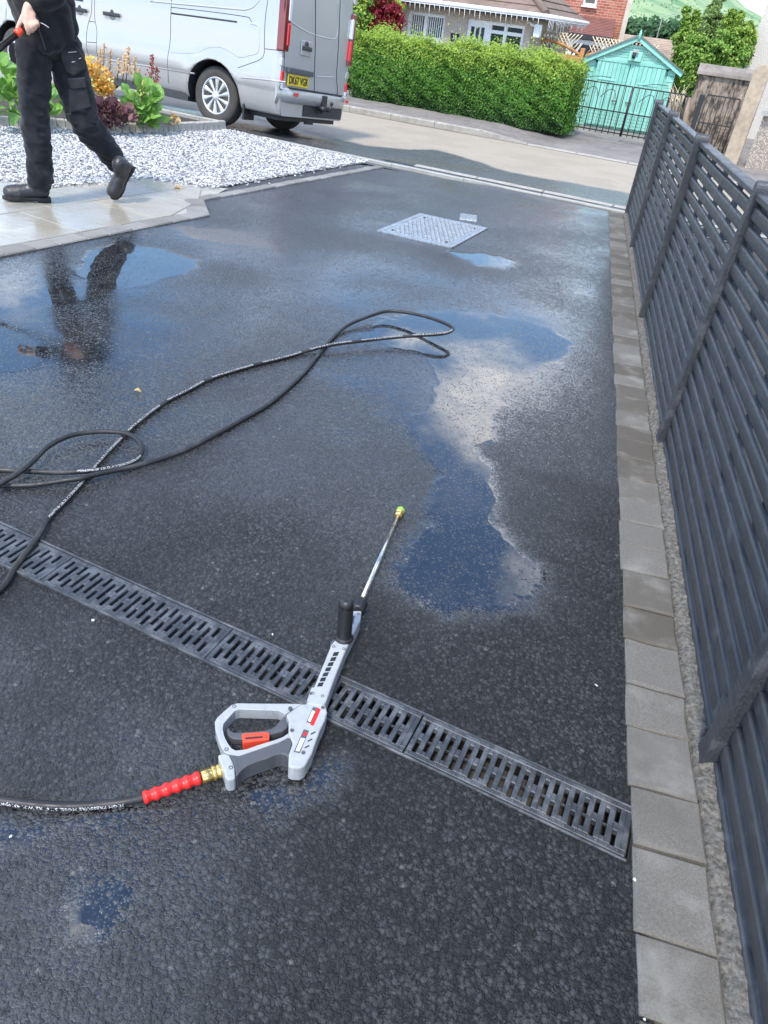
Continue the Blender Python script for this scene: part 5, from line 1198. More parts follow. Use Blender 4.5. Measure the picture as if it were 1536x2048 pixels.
for px, y0, y1, d, n, w, lab in ((199, 98, 165, 9.6, 50, .016, 'tall beige flower spike above the golden plant'), (207, 86, 165, 9.65, 70, .02, 'tallest pale flower spike in front of the van door'), (220, 98, 150, 9.7, 45, .016, 'thin beige flower spike right of the tallest one'), (236, 116, 160, 9.7, 45, .016, 'short pale pink flower spike in front of the sill'), (247, 110, 165, 9.5, 50, .018, 'pale flower spike just left of the thick beige one'), (255, 94, 168, 9.45, 120, .03, 'thick beige flower spike in the middle of the bed'), (268, 113, 170, 9.45, 70, .022, 'beige flower spike leaning right of the thick one'), (277, 135, 172, 9.45, 40, .018, 'low pale flower spike at the edge of the green plant')):
    spike(px, y0, y1, d, M_BEIGE, n, w, lab)
spike(303, 108, 185, 9.5, M_REDF, 90, .022, 'dark red flower spike rising from the large green plant'); spike(313, 135, 178, 9.5, M_REDF, 45, .02, 'short red side spike beside the dark red one')
spike(286, 160, 205, 9.1, M_YGR, 40, .018, 'yellow green flower spike on the large green plant')

# ================================================================= ACROSS THE STREET
def fp(px, py, q): return atpl(px, py, tuple(SP*q), tuple(SP))
def sz(px, py, q): p = fp(px, py, q); return p.dot(SA), p.z
RZ = math.atan2(-SA.y, -SA.x)                         # rotation so local x runs rightwards along the street
def loc(s, q, z): p = SA*s+SP*q; return Vector((p.x, p.y, z))
def FM(s, q, z): return Matrix.Translation(loc(s, q, z))@Matrix.Rotation(RZ, 4, 'Z')
def thing(name, s, q, z, label, cat, group=None):     # local x right along the street, y away from us, z up
    o = empty(name); o.matrix_basis = FM(s, q, z); tag(o, label, cat, group); return o
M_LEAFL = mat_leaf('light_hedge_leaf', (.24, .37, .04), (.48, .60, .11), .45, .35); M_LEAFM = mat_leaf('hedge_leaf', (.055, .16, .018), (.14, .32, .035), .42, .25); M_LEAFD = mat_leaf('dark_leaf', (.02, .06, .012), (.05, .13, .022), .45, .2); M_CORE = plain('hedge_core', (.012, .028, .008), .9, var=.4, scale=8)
M_BARK = plain('bark', (.09, .065, .045), .9, var=.35, scale=14, bump=.6, bdist=.01)
# ---- hedge
sL, zL = sz(720, 72, 15.3); sR, zR = sz(1157, 122, 15.3); sL0 = sz(716, 150, 15.15)[0]; sR0 = sz(1130, 262, 15.15)[0]
HB = -.36; HW = sL-sR+.05
hedge = thing('hedge', (sL+sR)/2, 15.15, HB, 'long clipped bright green hedge beside the pavement', 'hedge')
H1 = (zL+zR)/2-HB-.02; D_ = .95
def hx(t): return (t-.5)*HW
r_ = np.random.default_rng(5)
NH = 30000; C_ = []; N_ = []; Mi = []
def lump(x, z): return .09*np.sin(x*3.1+1)*np.sin(z*4+x)+.06*np.sin(x*7.3+z*5)+.05*np.sin(x*15+z*11)*np.sin(z*13-x*3)
u = r_.uniform(-HW/2, HW/2, NH); v = r_.uniform(0, 1, NH)
zt = H1*v; fr_d = r_.exponential(.05, NH)+lump(u, zt)*.6+.10*(v-.5)*0-.02
C_ = np.stack([u, fr_d-.03+.10*(1-v)**3, zt], 1); N_ = np.tile((0, -1, .45), (NH, 1)); 
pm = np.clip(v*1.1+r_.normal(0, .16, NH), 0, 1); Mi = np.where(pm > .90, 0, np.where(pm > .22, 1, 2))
NT2 = 16000; u2 = r_.uniform(-HW/2, HW/2, NT2); d2 = r_.uniform(-.05, D_, NT2); sh_ = r_.exponential(.045, NT2)
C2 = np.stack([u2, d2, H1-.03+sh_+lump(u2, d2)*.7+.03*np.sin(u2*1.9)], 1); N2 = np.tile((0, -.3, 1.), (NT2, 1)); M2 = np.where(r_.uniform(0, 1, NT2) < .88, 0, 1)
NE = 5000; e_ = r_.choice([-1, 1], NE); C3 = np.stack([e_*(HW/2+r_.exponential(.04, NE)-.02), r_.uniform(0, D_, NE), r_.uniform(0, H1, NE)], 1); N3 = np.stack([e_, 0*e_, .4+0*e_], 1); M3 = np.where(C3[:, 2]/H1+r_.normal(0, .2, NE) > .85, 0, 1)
Ca = np.concatenate([C_, C2, C3]); Na = np.concatenate([N_, N2, N3]); Ma = np.concatenate([Mi, M2, M3]).astype(float)
Rm = np.array(FM((sL+sR)/2, 15.15, HB))
# the ground end of the hedge steps in a little at the right (trunks show)
def qlocal(name, C, N, S, mats, wts, seed, asp, par): o = quads(name, C, N, S, mats, wts, seed, asp); o.parent = par; tag(o, kind='stuff'); return o
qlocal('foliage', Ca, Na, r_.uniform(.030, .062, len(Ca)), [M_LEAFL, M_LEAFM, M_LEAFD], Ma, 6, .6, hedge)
MB().box((0, D_/2+.08, H1/2-.03), (HW-.12, D_-.16, H1-.10)).build('core_box', M_CORE, hedge)  # plain dark box added inside the hedge so nothing shows through
for i in range(9): x = hx((i+.5)/9); MB().tube([(x, .30, -.12), (x+random.uniform(-.05, .05), .3, .4)], .02, 6).build('stem', M_BARK, hedge)
# ---- generic bush / tree
def blob_cloud(rg, C0, rad, n, shell=.35):
    m = 26; d = rg.normal(0, 1, (m, 3)); d /= np.linalg.norm(d, axis=1)[:, None]; sub_ = d*rg.uniform(.55, 1.12, m)[:, None]; i = rg.integers(0, m, n)
    p = sub_[i]+rg.normal(0, .19, (n, 3))*np.array((1, 1, .75)); return np.array(C0)+p*np.array(rad), d[i]+rg.normal(0, .3, (n, 3))
def bush(name, label, cat, pxs, q, z0, mats, wts, nper, leaf, seed, group=None, trunk=True, asp=.6):
    rg = np.random.default_rng(seed); cs = [(fp(x, y, q+dq), rpx*q/1330) for x, y, rpx, dq in pxs]
    c0 = sum((c for c, _ in cs), Vector())/len(cs); e = empty(name, (c0.x, c0.y, z0)); tag(e, label, cat, group); C, N = [], []
    for c, rd in cs:
        a, d = blob_cloud(rg, c, (rd, rd*.9, rd), nper); C.append(a); N.append(d+np.array((0, 0, .5)))
    C = np.concatenate(C); N = np.concatenate(N); o = quads('crown', C, N, rg.uniform(leaf*.6, leaf*1.3, len(C)), mats, wts, seed, asp, e); tag(o, kind='stuff')
    if trunk:
        b = MB()
        for c, rd in cs: b.tube([(c0.x, c0.y, z0-.1), (c0.x*.6+c.x*.4, c0.y*.6+c.y*.4, z0*.5+c.z*.5), tuple(c)], [.05, .035, .012], 6)
        t = b.build('trunk', M_BARK, e); t.matrix_parent_inverse = Matrix.Translation(-e.location)
    return e
M_VAR = mat_leaf('variegated_leaf', (.22, .36, .04), (.58, .62, .12), .4, .3); M_RED = mat_leaf('red_maple_leaf', (.14, .008, .016), (.42, .03, .05), .45, .35)
bush('shrub', 'tall yellow green variegated shrub behind the van', 'shrub', [(700, 40, 26, .2), (706, 85, 26, 0), (694, 125, 26, 0), (716, 20, 22, .4), (690, 160, 24, .1), (735, 8, 20, .8)], 16.6, -.4, [M_VAR, M_LEAFM, M_LEAFD], [.6, .28, .12], 1500, .085, 21)
bush('maple_tree', 'dark red maple rising behind the hedge', 'tree', [(765, 35, 26, .0), (785, 25, 22, .3), (748, 20, 22, .4), (790, 50, 15, -.1), (740, 50, 12, 0)], 17.4, -.5, [M_RED], None, 1500, .07, 22)
bush('shrub', 'bright yellow green shrub tips behind the red maple', 'shrub', [(752, 4, 22, 1.0), (795, 14, 12, 1.0), (780, -14, 22, 1)], 18.0, -.5, [M_LEAFL, M_VAR], [.6, .4], 800, .07, 23)
# ---- low railing left of the hedge
rail_ = thing('iron_railing', sz(700, 175, 15.4)[0], 15.4, -.36, 'low black iron railing left of the hedge', 'railing')
M_IR = plain('black_iron', (.02, .02, .022), .5, var=.2)
for z in (.12, .62): MB().box((0, 0, z), (1.6, .02, .03)).build('rail', M_IR, rail_)
for i in range(15): MB().tube([(-.77+i*.11, 0, -.05), (-.77+i*.11, 0, .66)], .007, 6).build('bar', M_IR, rail_)
# ---- bungalow
HQ = 19.6
def hz(a, b, q=HQ): return sz(780+a*.2604, b*.2604, q)
M_HARL = NT('beige_harl')
def mat_harl(name, a, c_):
    m = NT(name); v = m.noise(38, 4, .7); l = m.noise(.9, 4, .6); c = m.mix(m.rng(v, .3, .7), a, c_); c = m.mix(m.rng(l, .5, .75, 0, .35), c, tuple(q*.65 for q in a)); m.set(c, .92, 0, .2); m.bump(v, .7, .02); return m.mat
M_HARL = mat_harl('beige_harl', (.42, .345, .28), (.60, .50, .41)); M_UPVC = plain('white_upvc', (.80, .80, .80), .3, var=.04)
M_PANE = NT('window_glass'); M_PANE.set((.035, .045, .05), .06, 0, .6); M_PANE = M_PANE.mat; M_BLIND = plain('pale_blind', (.72, .72, .70), .7, var=.05)
M_TILE = plain('brown_roof_tile', (.19, .135, .105), .85, var=.3, scale=5, bump=.3)
sC = hz(1098, 190)[0]; eav = hz(560, 45)[1]; eavR = hz(1050, 95)[1]; EZ = (eav+eavR)/2
house = thing('bungalow', sC, HQ, -1.0, 'beige harled bungalow with brown tiled roof and white windows behind the hedge', 'house')
def L_(a, b): s_, z_ = hz(a, b); return (sC-s_, z_+1.0)      # local x (negative = left), z
EZl = EZ+1.0; LW = -9.5
def wallrects(x0, x1, z0, z1, openings, th, y0, par, mat):
    xs_ = sorted({x0, x1, *[o[0] for o in openings], *[o[1] for o in openings]})
    for a, c in zip(xs_[:-1], xs_[1:]):
        ops = sorted([(o[2], o[3]) for o in openings if o[0] <= a+1e-6 and o[1] >= c-1e-6]); z = z0
        for p, q in ops+[(z1, z1)]:
            if p-z > .01: MB().box(((a+c)/2, y0+th/2, (z+p)/2), (c-a, th, p-z)).build('wall', mat, par)
            z = q
def box2(pa, pb): (x0, zb), (x1, zt) = pa, pb; return x0, x1, zb, zt
w1a, w1b = L_(140, 85), L_(432, 112); w1z0 = L_(140, 288)[1]; W1 = (w1a[0], w1b[0], w1z0, (w1a[1]+w1b[1])/2)
da, db = L_(600, 142), L_(1042, 196); DZ = (da[1]+db[1])/2; dmid = L_(762, 170)[0]; DR = (da[0], dmid, .15, DZ); BW = (dmid, db[0], L_(900, 420)[1]-.15, DZ)
wallrects(LW, 0, 0, EZl, [W1, DR, BW], .25, 0, house, M_HARL)
def window(x0, x1, z0, z1, par, mull=(), trans=(), blinds=0, name='window', fw=.07, y=.10):
    w = empty(name); w.parent = par; w.location = ((x0+x1)/2, y, z0); X = (x1-x0)/2; Z = z1-z0
    for sx in (-1, 1): MB().box((sx*(X-fw/2), 0, Z/2), (fw, .07, Z)).build('frame', M_UPVC, w)
    for zz in (fw/2, Z-fw/2): MB().box((0, .002, zz), (2*X-2*fw-.002, .066, fw)).build('frame', M_UPVC, w)
    for m in mull: MB().box((-X+2*X*m, -.004, Z/2), (fw*1.1, .08, Z-2*fw)).build('mullion', M_UPVC, w)
    for t, a, c in trans: MB().box((-X+2*X*(a+c)/2, -.002, Z*t), (2*X*(c-a)-fw*1.1, .072, fw)).build('transom', M_UPVC, w)
    MB().box((0, .02, Z/2), (2*X-fw, .012, Z-fw)).build('pane', M_PANE, w)
    for i in range(blinds):
        if i*1.0/blinds > .36 and i*1.0/blinds < .42: continue
        MB().box((-X+.06+(2*X-.12)*(i+.5)/blinds, .008, Z/2), ((2*X-.12)/blinds*.45, .004, Z-2*fw)).build('blind', M_BLIND, w)
    MB().box((0, -.12, -.03), (2*X+.08, .18, .05)).build('sill', M_UPVC, w); return w
window(*W1, house, (.47,), (), 16); window(*BW, house, (.47,), ((.74, 0, 1),))
dr = empty('front_door'); dr.parent = house; dr.location = ((DR[0]+DR[1])/2, .10, DR[2]); dX = (DR[1]-DR[0])/2; dZ = DR[3]-DR[2]
MB().box((0, 0, dZ/2), (2*dX, .08, dZ)).build('door_leaf', M_UPVC, dr)
for i in range(3): MB().box((-dX*.48+i*dX*.48, -.043, dZ*.55), (dX*.30, .012, dZ*.76)).build('glazing', M_PANE, dr)
MB().tube([(dX*.75, -.07, dZ*.42), (dX*.55, -.07, dZ*.42)], .012, 6).build('door_handle', M_STEEL, dr)
# side wall going back, with its window
sw0, sw1 = .0, 3.6
SWm = Matrix.Rotation(math.pi/2, 4, 'Z')
sidew = empty('side_wall'); sidew.parent = house; sidew.matrix_local = SWm
wallrects(sw0+.251, sw1, 0, EZl, [(1.2, 2.6, .9, EZl-.35)], .25, -.0, sidew, M_HARL)
window(1.2, 2.6, .9, EZl-.35, sidew, (.5,), (), 0)
MB().box((-5, 3.5, EZl/2), (9, .25, EZl)).build('wall', M_HARL, house)
# roof with courses of tiles
def roof_slope(par, p0, p1, up, n, name='roof', mat=M_TILE, step=.012):
    e = MB(); p0, p1, up = Vector(p0), Vector(p1), Vector(up); nrm = (p1-p0).cross(up).normalized(); nrm = nrm if nrm.z > 0 else -nrm
    for i in range(n):
        a, c = i/n, (i+1)/n+.03; lift = nrm*step*2
        v = [p0+up*a+lift, p1+up*a+lift, p1+up*c+nrm*.004, p0+up*c+nrm*.004, p0+up*a-nrm*.02, p1+up*a-nrm*.02]
        e.add(v, [(0, 1, 2, 3), (4, 5, 1, 0)], False)
    return e
OV = .38
rf_ = MB()
A, B_ = Vector((LW, -OV, EZl)), Vector((OV, -OV, EZl)); Cc = Vector((OV, 3.8, EZl)); ridge = Vector((-2.6, 2.6, EZl+1.7)); ridL = Vector((LW, 2.6, EZl+1.7))
nC = 12
for i in range(nC):
    a, c = i/nC, min(1, (i+1)/nC+.02); l = .03
    f0, f1 = A.lerp(ridL, a), B_.lerp(ridge, a); f2, f3 = B_.lerp(ridge, c), A.lerp(ridL, c); up = Vector((0, -.5, .8))*l
    rf_.add([f0+up, f1+up, f2, f3, f0, f1], [(0, 1, 2, 3), (4, 5, 1, 0)], False)
    g0, g1 = B_.lerp(ridge, a), Cc.lerp(ridge, a); g2, g3 = Cc.lerp(ridge, c), B_.lerp(ridge, c); up = Vector((.5, 0, .8))*l
    rf_.add([g0+up, g1+up, g2, g3, g0, g1], [(0, 1, 2, 3), (4, 5, 1, 0)], False)
roof = rf_.build('roof', M_TILE, house)
hip = MB().tube([B_+Vector((0, 0, .03)), ridge+Vector((0, 0, .05))], .085, 8).build('hip_tile', M_TILE, roof)
o = MB(); o.tube([(LW, -OV-.03, EZl-.02), (OV+.04, -OV-.03, EZl-.02), (OV+.04, 3.8, EZl-.02)], .05, 8); o.build('gutter', M_UPVC, house)
MB().box(((LW+OV)/2, -OV/2+.01, EZl-.09), (OV-LW, OV-.02, .03)).build('soffit', M_TRIM, house); MB().box((OV/2, 1.9, EZl-.093), (OV-.03, 3.7, .03)).build('soffit', M_TRIM, house)
icl = MB(); il = empty('icicle_lights', loc(sC+4, HQ-.42, EZ)); il.matrix_basis = FM(sC, HQ, -1.0); tag(il, 'white icicle light string hanging from the bungalow gutter', 'light string')
icl.tube([(LW, -OV-.10, EZl-.07), (OV+.1, -OV-.10, EZl-.07), (OV+.1, 3.4, EZl-.07)], .006, 5); icl.build('cable', M_UPVC, il)
bulbs = MB(); x = LW
rr_ = random.Random(4)
while x < OV: 
    l = rr_.uniform(.06, .24); bulbs.tube([(x, -OV-.10, EZl-.07), (x+.01, -OV-.10, EZl-.07-l)], .006, 5); x += .13
y = -OV
while y < 3.4: l = rr_.uniform(.06, .24); bulbs.tube([(OV+.1, y, EZl-.07), (OV+.1, y+.01, EZl-.07-l)], .006, 5); y += .13
tag(bulbs.build('light_drops', M_UPVC, il), kind='stuff')
px_ = L_(500, 288); pq = empty('house_number'); pq.matrix_basis = FM(sC-px_[0], HQ, px_[1]-1.0); tag(pq, 'small black house number plaque beside the white door', 'plaque')
MB().box((0, -.012, 0), (.22, .02, .16)).build('plaque', M_BLK, pq)
cu = bpy.data.curves.new('number', 'FONT'); cu.body = '32'; cu.size = .13; cu.align_x = 'CENTER'; cu.align_y = 'CENTER'; to = bpy.data.objects.new('n', cu); COL.objects.link(to); bpy.context.view_layer.update(); nm = bpy.data.meshes.new_from_object(to.evaluated_get(bpy.context.evaluated_depsgraph_get())); bpy.data.objects.remove(to); nm.materials.clear(); nm.materials.append(M_WHITE)
n_ = inst('number', nm, pq); n_.matrix_local = Matrix(((1, 0, 0, 0), (0, 0, -1, -.024), (0, 1, 0, 0), (0, 0, 0, 1)))
lm = L_(1130, 205); wl_ = thing('security_lamp', sC-lm[0], HQ, lm[1]-1.0, 'white security lamp on the bungalow corner', 'lamp')
MB().tube([(-.22, -.06, .12), (-.10, -.16, .03), (.05, -.16, .0)], .03, 8).build('arm', M_UPVC, wl_); bevel(MB().box((.08, -.16, -.08), (.16, .14, .26)).build('lamp_head', M_UPVC, wl_), .02)
# ---- brick house beyond
BQ = 31.0
def b4(a, b, q=BQ): return sz(1090+a*.29036, b*.29036, q)
def mat_brick():
    m = NT('red_brick'); br = m.n('ShaderNodeTexBrick'); br.inputs['Scale'].default_value = 1.0; br.inputs['Brick Width'].default_value = .23; br.inputs['Row Height'].default_value = .078; br.inputs['Mortar Size'].default_value = .008
    cm = m.n('ShaderNodeCombineXYZ'); sp = m.n('ShaderNodeSeparateXYZ'); m.l(m.tc.outputs['Object'], sp.inputs[0]); m.l(sp.outputs[0], cm.inputs[0]); m.l(sp.outputs[2], cm.inputs[1]); m.l(cm.outputs[0], br.inputs['Vector'])
    br.inputs['Color1'].default_value = (.36, .105, .065, 1); br.inputs['Color2'].default_value = (.52, .20, .13, 1); br.inputs['Mortar'].default_value = (.5, .42, .36, 1)
    m.set(m.mix(m.rng(m.noise(1.5, 4), .4, .7, 0, .4), br.outputs[0], (.30, .09, .06)), .9, 0, .2); m.bump(br.outputs['Fac'], -.3, .01); return m.mat
s0_, _z = b4(570, 10); bh = thing('brick_house', s0_, BQ, -1.2, 'red brick house with brown lean-to roof behind the bungalow', 'house')
bh.matrix_basis = Matrix.Translation(loc(s0_, BQ, -1.2))@Matrix.Rotation(R(1.0), 4, 'Z')
def B4(a, b): s_, z_ = b4(a, b); return (s0_-s_, z_+1.2)
zl0 = B4(300, 118)[1]; zl1 = B4(300, 240)[1]
M_BR = mat_brick(); ww = B4(315, 20); wz0, wz1 = B4(315, 42)[1], B4(315, -60)[1]; wx0, wx1 = B4(270, 20)[0], B4(362, 20)[0]
wallrects(-9, 0, 0, 5.6, [(wx0, wx1, wz0, wz1)], .3, 0, bh, M_BR); window(wx0, wx1, wz0, wz1, bh, (), (), 0)
ro = roof_slope(bh, (-9, -2.0, zl1), (-.25, -2.0, zl1), (0, 1.98, zl0-zl1), 12, mat=M_TILE); lt_ = ro.build('lean_to_roof', plain('dark_red_tile', (.20, .085, .07), .85, var=.25, scale=4), bh)
MB().box((-4.6, -2.05, zl1-.06), (8.8, .05, .14)).build('fascia', M_TRIM, bh); MB().box((-4.6, -1.9, (zl1-.15)/2), (8.6, .12, zl1-.15)).build('lean_to_wall', M_UPVC, bh)
for i in range(7): MB().box((-8.2+i*1.2, -1.97, zl1-.55), (1.0, .03, .55)).build('window', M_PANE, bh)
for i in range(6): MB().tube([(-4.2+i*.75, -2.0, zl1-.25), (-4.5+i*.75, -3.6, zl1-.75)], .04, 6).build('rafter', M_UPVC, bh)
MB().box((.08, -.05, 2.8), (.16, .4, 5.6)).build('downpipe', plain('cream_render', (.62, .55, .44), .8, var=.15), bh)
rb = MB(); rb.prism([(-9.2, 5.6), (.2, 5.6), (-4.5, 6.6)], 0, 8, Matrix(((1, 0, 0, 0), (0, 0, 1, 0), (0, 1, 0, 0), (0, 0, 0, 1)))).build('roof', M_TILE, bh); MB().box((-4.5, 4.2, 2.75), (8.9, 7.7, 5.5)).build('wall', M_BR, bh)
# ---- timber trellis fence
TQ = 20.6
def t3(a, b): return sz(1140+a*.15625, 70+b*.15625, TQ)
M_CEDAR = plain('orange_timber', (.50, .235, .085), .8, var=.3, scale=9, bump=.3); M_LATT = plain('pale_lattice', (.66, .55, .38), .8, var=.2)
st0, zt0 = t3(175, 170); tf = thing('trellis_fence', st0, TQ, -.9, 'orange timber fence panels with diagonal lattice top beside the bungalow', 'fence')
zt_ = zt0+.9; zb_ = t3(175, 400)[1]+.9-.3
for px0 in (-1.85, 0.0, 1.85):
    MB().bev((px0, 0, zt_/2), (.10, .10, zt_), .01).build('post', M_CEDAR, tf)
for px0 in (-1.8, .05):
    n = 9
    for i in range(n):
        z = zb_-.6+(zt_-.16-zb_+.6)*(i+.5)/n; MB().bev((px0+.9, .0, z), (1.70, .03, (zt_-.16-zb_+.6)/n*.94), .006).build('slat', M_CEDAR, tf)
    arc = [(px0+.05+1.7*t, -.01, zt_-.14+.20*math.sin(math.pi*t)) for t in np.linspace(0, 1, 13)]
    MB().tube(arc, .035, 6).build('arched_rail', M_CEDAR, tf)
    la = MB()
    for k in range(-6, 18):
        x0 = px0+.05+k*.09
        for sg in (1, -1):
            P = [(x0+sg*.30*t, .015*sg, zt_-.10+.36*t) for t in (0, .5, 1)]
            P = [p for p in P if px0+.04 <= p[0] <= px0+1.78]
            if len(P) > 1: la.tube(P, .012, 4)
    tag(la.build('lattice', M_LATT, tf), kind='stuff')
# ---- green garage
GQ = 18.2
def g3(a, b): return sz(1140+a*.15625, 70+b*.15625, GQ)
sA0, zA0 = g3(885, 60); sEl, zEl = g3(228, 335); sEr, zEr = g3(1408, 468); sWl = g3(238, 380)[0]; sWr = g3(1352, 500)[0]
gx = (sWl+sWr)/2; GB = -.42; gar = thing('garage', gx, GQ, GB, 'weathered mint green timber garage with double doors and pitched roof', 'garage')
gar.matrix_basis = Matrix.Translation(loc(gx, GQ, GB))@Matrix.Rotation(R(-1.0), 4, 'Z'); GWd = (sWl-sWr); ez = (zEl+zEr)/2-GB; az = zA0-GB; OVG = .13
def mat_mint():
    m = NT('peeling_mint_paint'); geo = m.n('ShaderNodeNewGeometry').outputs['Position']; r = m.objrand(); mp = m.n('ShaderNodeMapping'); mp.inputs['Scale'].default_value = (6, 6, 1.6); m.l(geo, mp.inputs[0])
    p = m.noise(3.0, 6, .72, mp.outputs[0], .4); l = m.noise(1.4, 3, .6, geo)
    c = m.mix(r, (.22, .53, .425), (.30, .64, .53)); c = m.mix(m.rng(l, .45, .7, 0, .5), c, (.36, .60, .51)); c = m.mix(m.rng(m.noise(2.2, 5, .7, mp.outputs[0]), .5, .75, 0, .5), c, (.15, .30, .24)); pe = m.rng(p, .62, .67)
    c = m.mix(pe, c, (.16, .14, .115)); m.set(c, m.math('ADD', .5, m.math('MULTIPLY', pe, .35)), 0, .4); m.bump(m.math('SUBTRACT', p, pe), .35, .006); return m.mat
M_MINT = mat_mint()
dl0, dz0 = g3(372, 326); dr0, dz1 = g3(1238, 434); dx0, dx1 = gx-dl0, gx-dr0; dH = (dz0+dz1)/2-GB; dm = gx-g3(775, 395)[0]
MB().box((0, 1.7, ez/2), (GWd-.02, 3.3, ez-.02)).build('wall', M_MINT, gar)
def board(x0, x1, z0, z1, y, nm='board', th=.022): return MB().bev(((x0+x1)/2, 0, 0), (x1-x0, z1-z0, th), .004, Matrix(((1, 0, 0, 0), (0, 0, -1, y), (0, 1, 0, (z0+z1)/2), (0, 0, 0, 1)))).build(nm, M_MINT, gar)
n = 11
for i in range(n):
    z0, z1 = .02+(dH-.02)*i/n, .02+(dH-.02)*(i+1)/n-.006
    board(-GWd/2, dx0-.05, z0, z1, .03+random.uniform(-.004, .004)); board(dx1+.05, GWd/2, z0, z1, .03+random.uniform(-.004, .004))
rows = 6; gz0 = dH+.06
def xr(z): return (GWd/2+.02)*max(0, min(1, (az-z)/(az-ez)))
for i in range(rows):
    z0, z1 = gz0+(az-.10-gz0)*i/rows, gz0+(az-.10-gz0)*(i+1)/rows-.006; xa, xb = min(GWd/2, xr(z0)), min(GWd/2, xr(z1))
    MB().prism([(-xa, z0), (xa, z0), (xb, z1), (-xb, z1)], -.03, -.008, Matrix(((1, 0, 0, 0), (0, 0, -1, .0), (0, 1, 0, 0), (0, 0, 0, 1)))).build('board', M_MINT, gar)
MB().bev(((dx0+dx1)/2, -.01, dH+.03), (dx1-dx0+.1, .05, .055), .006).build('door_head', M_MINT, gar)
for side, (x0, x1) in (('l', (dx0, dm-.006)), ('r', (dm+.006, dx1))):
    d_e = empty('garage_door'); d_e.parent = gar; d_e.location = ((x0+x1)/2, -.012, .03); w = (x1-x0); nb = 8
    for k in range(nb):
        o = MB().bev((0, 0, 0), (w/nb-.005, dH-.05-random.uniform(0, .02), .024), .004, Matrix(((1, 0, 0, -w/2+w*(k+.5)/nb), (0, 0, -1, random.uniform(-.004, .004)), (0, 1, 0, dH/2), (0, 0, 0, 1)))).build('board', M_MINT, d_e)
    for z in (.35, dH-.35): MB().bev((-w*.1 if side == 'l' else w*.1, -.02, z), (w*.55, .008, .035), .002).build('hinge_strap', M_MINT, d_e)
    MB().tube([(w*.38*(1 if side == 'l' else -1), -.03, dH*.42), (w*.30*(1 if side == 'l' else -1), -.06, dH*.42), (w*.22*(1 if side == 'l' else -1), -.03, dH*.42)], .012, 6).build('door_handle', M_BARK, d_e)
for sg in (-1, 1):
    p0 = Vector((0, -.06, az+.03)); p1 = Vector((sg*(GWd/2+OVG), -.06, ez-.03)); dd_ = (p1-p0); Ln = dd_.length; ang = math.atan2(dd_.z, dd_.x)
    o = MB().bev((0, 0, 0), (Ln, .035, .10), .006, Matrix.Translation((p0+p1)/2)@Matrix.Rotation(-ang, 4, 'Y')).build('barge_board', M_MINT, gar)
    v = [(0, -.10, az+.09), (sg*(GWd/2+OVG+.02), -.10, ez+.02), (sg*(GWd/2+OVG+.02), 3.5, ez+.02), (0, 3.5, az+.09)]; lo = [(a, b, c-.03) for a, b, c in v]
    MB().add(v+lo, [(0, 1, 2, 3), (7, 6, 5, 4), (0, 4, 5, 1), (1, 5, 6, 2), (2, 6, 7, 3), (3, 7, 4, 0)], False).build('roof', plain('grey_roofing_felt', (.14, .17, .15), .9, var=.2), gar)
MB().tube([(0, -.08, az-.02), (0, -.08, az+.10), (0, -.08, az+.18)], [.035, .03, .006], 6).build('finial', M_MINT, gar)
MB().bev((0, -.09, az-.20), (.12, .12, .05), .01).build('lamp_bracket', M_BKERB, gar); MB().lathe([(.035, -.06), (.04, 0), (.02, .04)], 10, Matrix.Translation((-.02, -.12, az-.27))).build('lamp', M_BLK, gar)
bx0, bz0 = gx-g3(748, 300)[0], g3(830, 318)[1]-GB; bevel(MB().box(((bx0+gx-g3(912, 300)[0])/2, -.06, bz0+.06), (abs(g3(912, 300)[0]-g3(748, 300)[0]), .07, .17)).build('vent_box', M_MINT, gar), .008)
# ---- iron gates in front of it
def gt(a, b, q): return sz(1140+a*.15625, 70+b*.15625, q)
IQ = 16.1
def gate(name, xa, xb, ztl, zmid, zb, nb, label, group, mesh=True, deco=True):
    g = thing(name, xa, IQ, zb, label, 'gate', group); W_ = xa-xb; zt = ztl-zb; zm = zmid-zb
    for z in (.04, zm, zt): MB().box((W_/2, 0, z), (W_, .014, .022)).build('rail', M_IR, g)
    for i in range(nb+1): x = W_*i/nb; MB().tube([(x, 0, 0.0), (x, 0, zt)], .009 if 0 < i < nb else .016, 6).build('bar', M_IR, g)
    if mesh:
        m = MB(); k = 0; z = .09
        while z < zm: m.box((W_/2, -.012, z), (W_, .0035, .0035)); z += .055
        x = .03
        while x < W_: m.box((x, -.012, zm/2), (.0035, .0035, zm-.06)); x += .055
        tag(m.build('wire_mesh', M_IR, g), kind='stuff')
    if deco:
        for cx in (W_*.3, W_*.62): MB().tube([(cx+.14*math.cos(a), -.005, zt*.72+.20*math.sin(a)*math.cos(a*.5)) for a in np.linspace(0, 6.28, 17)], .006, 5, False).build('scroll', M_IR, g)
        MB().tube([(W_*t, 0, zt+.10*math.sin(math.pi*t)) for t in np.linspace(.15, .6, 9)], .006, 5).build('scroll', M_IR, g)
    return g
zb = gt(600, 1290, IQ)[1]; zt_l = gt(500, 620, IQ)[1]; zm = gt(600, 985, IQ)[1]
gate('iron_gate', gt(10, 900, IQ)[0], gt(745, 900, IQ)[0], zt_l, zm, zb, 9, 'left leaf of the black iron gates in front of the green garage', 'pair of iron gates')
gate('iron_gate', gt(758, 900, IQ)[0], gt(1480, 900, IQ)[0], zt_l, zm, zb, 9, 'right leaf of the black iron gates in front of the green garage', 'pair of iron gates')
def r4(a, b, q): return sz(1300+a*.15365, b*.15365, q)
s_, z_ = r4(690, 1230, IQ); gp = thing('gate_post', s_, IQ, -.6, 'thick black iron gate post before the stone wall', 'post'); bevel(MB().box((0, 0, (z_+.6)/2), (.085, .085, z_+.6)).build('post', M_IR, gp), .006)
